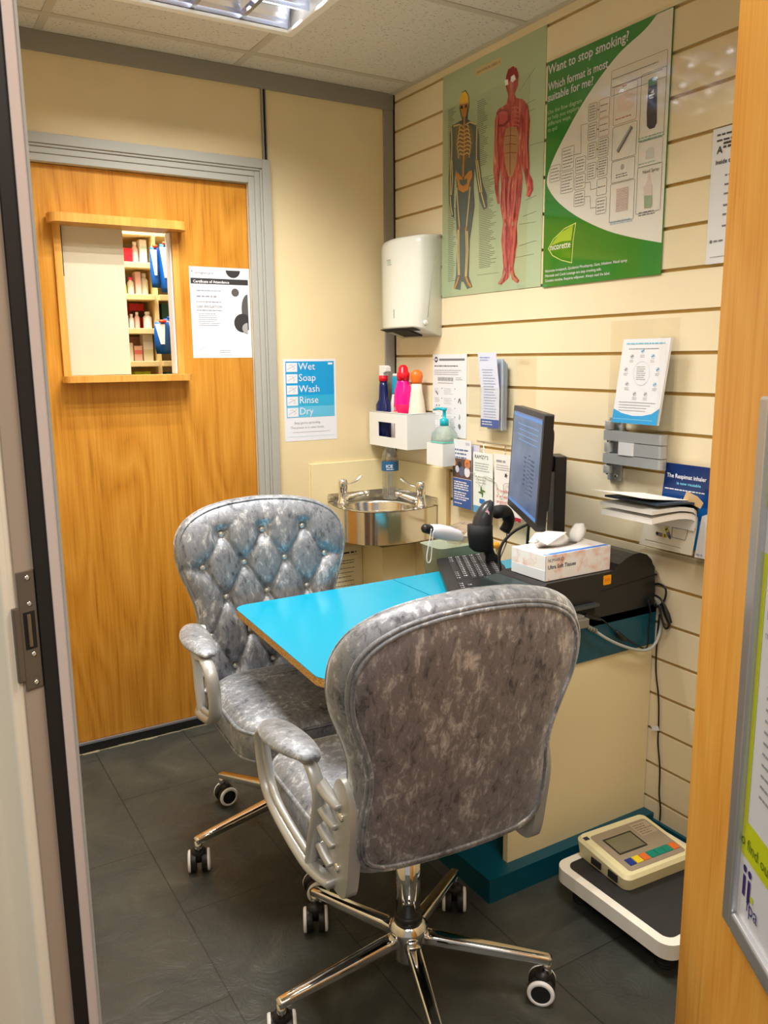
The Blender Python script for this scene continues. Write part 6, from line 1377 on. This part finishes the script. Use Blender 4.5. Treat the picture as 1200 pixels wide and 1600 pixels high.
mb = MB(); mb.box((-0.1115, -0.060, 0.010), (-0.109, -0.030, 0.028), BLACKM); dloc(mb, 'socket')
mb = MB(); mb.box((-0.1115, -0.005, 0.010), (-0.109, 0.028, 0.026), BLACKM); dloc(mb, 'socket')
dart(lambda a: a.rect(-0.103, 0.058, -0.089, 0.070, S(30, 40, 60, 0.4), 1), 'maker_badge')
mb = MB(); mb.tube(crom([(-0.16, -1.575, 0.094), (-0.12, -1.60, 0.092), (-0.09, -1.59, 0.093), (-0.085, -1.55, 0.096), (-0.11, -1.53, 0.098), (-0.095, -1.56, 0.103), (-0.06, -1.60, 0.090)], 6), 0.0028, S(206, 208, 212, 0.4), 8)
tag(mb.build('scale_cable', origin=(-0.1, -1.57, 0.09)), 'pale coiled cable on the black mat beside the scale display', 'cable')

# ================================================================== CHAIRS
def backrest_outline():
    hw = [(0.402, 0.130), (0.408, 0.170), (0.425, 0.196), (0.468, 0.208), (0.530, 0.206), (0.580, 0.200), (0.630, 0.203), (0.680, 0.218), (0.740, 0.240), (0.790, 0.246), (0.835, 0.238), (0.872, 0.210), (0.898, 0.160), (0.912, 0.100), (0.917, 0.045)]
    pts = [(0, 0.400, 0)]+[(w_, z, 0) for z, w_ in hw]+[(0, 0.919, 0)]+[(-w_, z, 0) for z, w_ in reversed(hw)]
    cp = crom(pts, 8, True)
    # resample by angle
    c0 = Vector((0, 0.67, 0)); n = 240; ang = []
    poly = [(p-c0) for p in cp]
    pol = sorted([(math.atan2(p.y, p.x) % (2*math.pi), p.length) for p in poly])
    out = []
    for k in range(n):
        a = 2*math.pi*k/n; i = 0
        while i < len(pol) and pol[i][0] < a: i += 1
        a1, r1 = pol[i % len(pol)]; a0, r0 = pol[i-1]
        if i == len(pol): a1 += 2*math.pi
        if i == 0: a0 -= 2*math.pi
        t_ = (a-a0)/max(a1-a0, 1e-6); out.append((a, r0+(r1-r0)*t_))
    return out
OUT = backrest_outline()
BTN = []
for z, xs in ((0.828, (-0.118, 0, 0.118)), (0.745, (-0.177, -0.059, 0.059, 0.177)), (0.658, (-0.118, 0, 0.118)), (0.560, (-0.170, -0.059, 0.059, 0.170)), (0.470, (-0.11, 0.0, 0.11))):
    for x in xs: BTN.append((x, z))
SEG = []
for i, p in enumerate(BTN):
    for q in BTN[i+1:]:
        if 0.02 < p[1]-q[1] < 0.11 and abs(p[0]-q[0]) < 0.07: SEG.append((p, q))
SEG += [((-0.177, 0.745), (-0.245, 0.738)), ((0.177, 0.745), (0.245, 0.752))]
PLEAT = []
for x in (-0.118, 0, 0.118):
    for d in (-0.055, -0.022, 0.020, 0.052): PLEAT.append(((x, 0.828), (x+d, 0.828+0.050)))
for x in (-0.11, 0.0, 0.11): PLEAT.append(((x, 0.47), (x+0.005, 0.435)))
def dseg(p, s):
    (x1, y1), (x2, y2) = s; dx, dy = x2-x1, y2-y1; t_ = max(0, min(1, ((p[0]-x1)*dx+(p[1]-y1)*dy)/(dx*dx+dy*dy)))
    return math.hypot(p[0]-x1-dx*t_, p[1]-y1-dy*t_), t_
TILT = math.tan(R(10))
def bbase(x, z): return -0.150-TILT*(z-0.43)+0.35*x*x+0.10*max(0, z-0.60)**2
def dent(x, z):
    d = 0.0
    for bx, bz in BTN:
        q2 = (x-bx)**2+(z-bz)**2
        if q2 < 0.01: d += 0.016*math.exp(-q2/0.00045)
    m_ = 9
    for s in SEG:
        dd = dseg((x, z), s)[0]
        if dd < m_: m_ = dd
    d += 0.0075*math.exp(-(m_/0.006)**2)+0.003*math.exp(-(m_/0.02)**2)
    for s in PLEAT:
        dd, t_ = dseg((x, z), s)
        if dd < 0.02: d += 0.0045*(1-t_)*math.exp(-(dd/0.0045)**2)
    return d
def make_backrest(par):
    rad = [0.0+0.93*i/52 for i in range(1, 53)]+[0.945, 0.960, 0.972, 0.982, 0.990, 0.996, 1.0]
    n = len(OUT); rings = []
    def pt(a, r0, r, side):
        x = math.cos(a)*r0*r; z = 0.67+math.sin(a)*r0*r
        if side > 0:
            y = bbase(x, z)+0.048*(1-r**7)**0.5-dent(x, z)*(1-r**10) if r < 1 else bbase(x, z)
        else: y = bbase(x, z)-0.042*(1-r**9)**0.5 if r < 1 else bbase(x, z)
        return Vector((x, y, z))
    front = [[pt(a, r0, r, 1) for a, r0 in OUT] for r in rad]
    rb = [i/16*0.885 for i in range(1, 17)]+[0.91, 0.935, 0.955, 0.970, 0.982, 0.990, 0.997]
    backr = [[pt(a, r0, r, -1) for a, r0 in OUT] for r in reversed(rb) if r > 0.90]
    pan = [[pt(a, r0, r, -1)+Vector((0, -0.001, 0)) for a, r0 in OUT] for r in reversed([i/16*0.895 for i in range(1, 17)])]
    mb = MB(); mb.rings(front+backr+[pan[0]], VELVET, True, False, True); c_ = len(mb.v)
    mb.add([pt(0, 0, 0, 1)]+front[0], [(0, i+1, (i+1) % n+1) for i in range(n)], VELVET, True)
    b_ = mb.build('backrest', par)
    mb = MB(); mb.rings(pan, VELVET_B, True, False, True); mb.add([pan[-1][0]*0+Vector((0, bbase(0, 0.67)-0.043, 0.67))]+pan[-1], [(0, (i+1) % n+1, i+1) for i in range(n)], VELVET_B, True)
    mb.build('back_panel', b_)
    for k, (rr, r_) in enumerate(((0.897, 0.0042), (0.925, 0.0042))):
        mb = MB(); ring = [pt(a, r0, rr, -1)+Vector((0, -0.002, 0)) for a, r0 in OUT[::2]]; mb.tube(ring, r_, VELVET, 8, closed=True); mb.build('piping', b_)
    mb = MB(); ring = [pt(a, r0, 0.972, 1)+Vector((0, 0.001, 0)) for a, r0 in OUT[::2]]; mb.tube(ring, 0.0035, VELVET, 8, closed=True); mb.build('piping', b_)
    me = None
    mb = MB(); mb.lathe([(0.0085, -0.002), (0.0085, 0.001), (0.0075, 0.003), (0.004, 0.0052), (0, 0.0056)], (0, 0, 0), mat('crystal_button', srgb(214, 212, 210), 0.15, 0.6), 12, (0, 1, 0)); me = mb.mesh('button')
    for x, z in BTN:
        o = bpy.data.objects.new('button', me); COL.objects.link(o); o.parent = b_; o.location = (x, bbase(x, z)+0.048-0.0245+0.002, z)
    return b_
def make_seat(par):
    out = rrect(-0.214, -0.105, 0.214, 0.290, 0.10, 10); n = len(out); mb = MB(); cx, cy = 0, 0.06
    def rg(k, z, dome=0.0):
        return [Vector((cx+(x-cx)*k, cy+(y-cy)*k, z)) for x, y in out]
    L_ = [rg(0.90, 0.372), rg(0.965, 0.376), rg(0.99, 0.392), rg(1.0, 0.415), rg(0.995, 0.436), rg(0.978, 0.447), rg(0.955, 0.455), rg(0.90, 0.464), rg(0.80, 0.472), rg(0.6, 0.478), rg(0.3, 0.481), rg(0.02, 0.481)]
    mb.rings(L_, VELVET, True, True, True); s_ = mb.build('seat', par)
    mb = MB(); mb.tube(rg(0.982, 0.4455), 0.0045, VELVET, 8, closed=True); mb.build('piping', s_)
    mb = MB(); mb.tube(rg(0.975, 0.3775), 0.004, VELVET, 8, closed=True); mb.build('piping', s_)
    mb = MB(); q = [Vector((x, -0.02+0.035*math.cos(x*9), 0.4805-0.018*abs(x/0.208)**2.6)) for x in [-0.195+0.39*i/16 for i in range(17)]]; mb.tube(q, 0.0022, VELVET_B, 6); mb.build('seam', s_)
    return s_
DZA = 0.030
def make_arm(par, sgn):
    X = lambda x: sgn*(x-0.040)
    def P3(l): return [Vector((X(x), y, z-DZA)) for x, y, z in l]
    sec = [(0.017*math.cos(t_)*(1 if abs(math.cos(t_)) < 0.9 else 0.95), 0.009*math.sin(t_)) for t_ in [2*math.pi*k/14 for k in range(14)]]
    loop = crom(P3([(0.272, -0.075, 0.634), (0.278, -0.05, 0.634), (0.286, 0.01, 0.630), (0.290, 0.08, 0.622), (0.290, 0.130, 0.608), (0.288, 0.150, 0.580), (0.285, 0.152, 0.535), (0.283, 0.140, 0.492), (0.281, 0.105, 0.462), (0.278, 0.04, 0.440), (0.272, -0.04, 0.420), (0.262, -0.085, 0.412), (0.252, -0.112, 0.410)]), 5)
    mb = MB(); mb.sweep(loop, sec, SILVER); a_ = mb.build('armrest', par)
    mb = MB(); inner = [p+Vector((-sgn*0.002, 0, 0)) for p in crom(P3([(0.289, 0.128, 0.607), (0.287, 0.142, 0.575), (0.284, 0.143, 0.535), (0.282, 0.131, 0.497), (0.280, 0.098, 0.472), (0.276, 0.035, 0.451), (0.270, -0.04, 0.432)]), 5)]
    mb.sweep(inner, [(a*0.45, b*0.7) for a, b in sec], SILVER); mb.build('inner_rib', a_)
    post = crom(P3([(0.274, -0.060, 0.632), (0.272, -0.080, 0.618), (0.268, -0.094, 0.585), (0.266, -0.084, 0.54), (0.268, -0.068, 0.49), (0.268, -0.055, 0.45), (0.268, -0.050, 0.425)]), 5)
    mb = MB(); mb.sweep(post, [(a*0.8, b*0.8) for a, b in sec], SILVER); mb.build('rear_post', a_)
    # side plate gripping the backrest
    pl = [(p.x, p.y) for p in crom([(-0.145, 0.386, 0), (-0.100, 0.398, 0), (-0.102, 0.45, 0), (-0.116, 0.50, 0), (-0.132, 0.555, 0), (-0.152, 0.600, 0), (-0.178, 0.617, 0), (-0.204, 0.600, 0), (-0.213, 0.55, 0), (-0.203, 0.48, 0), (-0.192, 0.42, 0), (-0.178, 0.392, 0)], 3, True)]
    mb = MB(); mb.prism(pl, lambda a, b, h: Vector((X(h+0.04-0.02*(b-0.4)/0.2*0.0), a+0.030, b-0.020)), 0.186, 0.209, SILVER, None, True); mb.build('side_plate', a_, bevel=0.008, segs=4)
    for k in range(4):
        z = 0.588-k*0.044
        py = -0.086+0.018*(k/3); qy = -0.168+0.042*(k/3)
        f = crom(P3([(0.264-0.003*k, py, z+0.012), (0.258-0.002*k, (py+qy)/2+0.010, z-0.004), (0.247, qy+0.024, z-0.016)]), 5)
        mb = MB(); mb.sweep(f, [(0.013*math.cos(t_), 0.0075*math.sin(t_)) for t_ in [2*math.pi*i/12 for i in range(12)]], SILVER); mb.build('fin', a_)
    for (y, z) in ((-0.178, 0.548), (-0.156, 0.440)):
        mb = MB(); mb.lathe([(0.0095, 0), (0.0095, 0.003), (0.007, 0.005), (0.0, 0.0055)], (X(0.2485), y+0.030, z-0.020), CHROME, 16, (sgn, 0, 0)); mb.build('bolt', a_)
    # padded top
    mb = MB(); rs = []
    N_ = 16
    for i in range(N_+1):
        t_ = i/N_; y = -0.092+0.210*t_; k = math.sin(math.pi*min(max(t_*0.94+0.03, 0), 1))**0.42; zc = 0.640-DZA-0.014*t_*t_; xc = 0.276+0.012*math.sin(t_*math.pi*0.8)
        rs.append([Vector((X(xc+0.039*k*math.copysign(abs(math.cos(a))**0.8, math.cos(a))), y, zc+0.004+(0.016 if math.sin(a) > 0 else 0.007)*k*math.sin(a))) for a in [2*math.pi*j/20 for j in range(20)]])
    mb.rings(rs, VELVET); p_ = mb.build('arm_pad', a_)
    return a_
def make_chair():
    root = thing('office_chair', 'grey crushed velvet office chair', 'chair', (0, 0, 0))
    make_backrest(root); make_seat(root); make_arm(root, 1); make_arm(root, -1)
    mb = MB(); mb.box((-0.09, -0.055, 0.338), (0.09, 0.14, 0.371), BLACK); mb.build('tilt_mechanism', root, bevel=0.004)
    mb = MB(); mb.tube([(0.085, 0.03, 0.352), (0.13, 0.035, 0.350)], 0.005, BLACK, 10); mb.tube([(0.13, 0.035, 0.350), (0.165, 0.036, 0.348)], 0.009, BLACK, 10); mb.build('height_lever', root)
    mb = MB(); mb.lathe([(0.025, 0.165), (0.025, 0.34)], (0, 0, 0), CHROME, 28); mb.lathe([(0.029, 0.158), (0.029, 0.176), (0.025, 0.180)], (0, 0, 0), BLACK, 28); mb.build('gas_column', root)
    mb = MB(); mb.lathe([(0.026, 0.072), (0.029, 0.080), (0.033, 0.120), (0.040, 0.140), (0.040, 0.150), (0.031, 0.160), (0.029, 0.162)], (0, 0, 0), CHROME, 32); hub = mb.build('base_hub', root)
    mb = MB(); sec = [(a, b) for a, b in rrect(-0.0135, -0.011, 0.0135, 0.011, 0.006, 3)]
    mb.sweep([(0.022, 0, 0.126), (0.06, 0, 0.122), (0.15, 0, 0.109), (0.25, 0, 0.096), (0.283, 0, 0.091), (0.290, 0, 0.089)], sec, CHROME, (0, 1, 0), True, [1.15, 1.12, 1.0, 0.85, 0.8, 0.7]); leg_me = mb.mesh('leg')
    mb = MB(); mb.lathe([(0.009, 0.060), (0.009, 0.088)], (0, 0, 0), CHROME, 16); mb.rings([[Vector((0.014*math.cos(t_)*k-0.008, 0.016*math.sin(t_)*k, z)) for t_ in [2*math.pi*i/18 for i in range(18)]] for z, k in ((0.030, 1.0), (0.054, 1.25), (0.062, 1.0), (0.066, 0.6))], BLACK); cas_me = mb.mesh('caster')
    mb = MB(); mb.lathe([(0.0265, -0.009), (0.0275, -0.007), (0.0275, 0.006), (0.0262, 0.010), (0.0225, 0.0115), (0.0, 0.0115)], (0, 0, 0), BLACK, 32, (0, 1, 0)); wh_me = mb.mesh('wheel')
    mb = MB(); mb.lathe([(0.0275, 0.0055), (0.0280, 0.0085), (0.0262, 0.0120), (0.0205, 0.0128), (0.0195, 0.0112)], (0, 0, 0), PW, 32, (0, 1, 0), cap=False); ring_me = mb.mesh('wheel_ring')
    for k in range(5):
        o = bpy.data.objects.new('leg', leg_me); COL.objects.link(o); o.parent = root; o.rotation_euler = (0, 0, R(72*k))
        c_ = bpy.data.objects.new('caster', cas_me); COL.objects.link(c_); c_.parent = o; c_.location = (0.283, 0, 0)
        c_.rotation_euler = (0, 0, 0)
        for s in (-1, 1):
            w_ = bpy.data.objects.new('wheel', MESH2(wh_me, ring_me, s)); COL.objects.link(w_); w_.parent = c_; w_.location = (-0.010, s*0.0155, 0.0281)
    return root
_m2 = {}
def MESH2(a, b, s):
    if s in _m2: return _m2[s]
    bm = bmesh.new(); bm.from_mesh(a); n = len(bm.faces)
    bm2 = bmesh.new(); bm2.from_mesh(b); me2 = b
    bm.from_mesh(b); bm.faces.ensure_lookup_table()
    for i in range(n, len(bm.faces)): bm.faces[i].material_index = 1
    for f in bm.faces: f.smooth = True
    if s < 0: bmesh.ops.scale(bm, vec=(1, -1, 1), verts=bm.verts)
    bmesh.ops.recalc_face_normals(bm, faces=bm.faces)
    me = bpy.data.meshes.new('wheel'); bm.to_mesh(me); me.materials.append(BLACK); me.materials.append(PW); _m2[s] = me; return me
def set_base(root, ang0, casters):
    legs = sorted([c for c in bpy.data.objects if c.parent == root and c.name.startswith('leg')], key=lambda o: o.name)
    for k, l in enumerate(legs):
        l.rotation_euler = (0, 0, ang0-root.rotation_euler.z+R(72*k))
        for c_ in [x for x in bpy.data.objects if x.parent == l]: c_.rotation_euler = (0, 0, R(casters[k]))
chairA = make_chair(); bpy.context.view_layer.update()
chairB = copy_tree(chairA)
chairA['label'] = 'grey crushed velvet office chair in front of the table, smooth back towards the camera'
chairB['label'] = 'grey crushed velvet office chair by the oak door, its button tufted backrest showing'
chairA['group'] = chairB['group'] = 'grey velvet office chairs at the blue table'
chairA.location = (-0.880, -1.452, 0); chairA.rotation_euler = (0, 0, R(-4))
set_base(chairA, R(-37.5), (-8, 20, -42, 70, 10))
chairB.location = (-0.840, -0.810, 0); chairB.rotation_euler = (0, 0, R(176))
set_base(chairB, R(-30.5), (0, 40, 70, 65, 90))
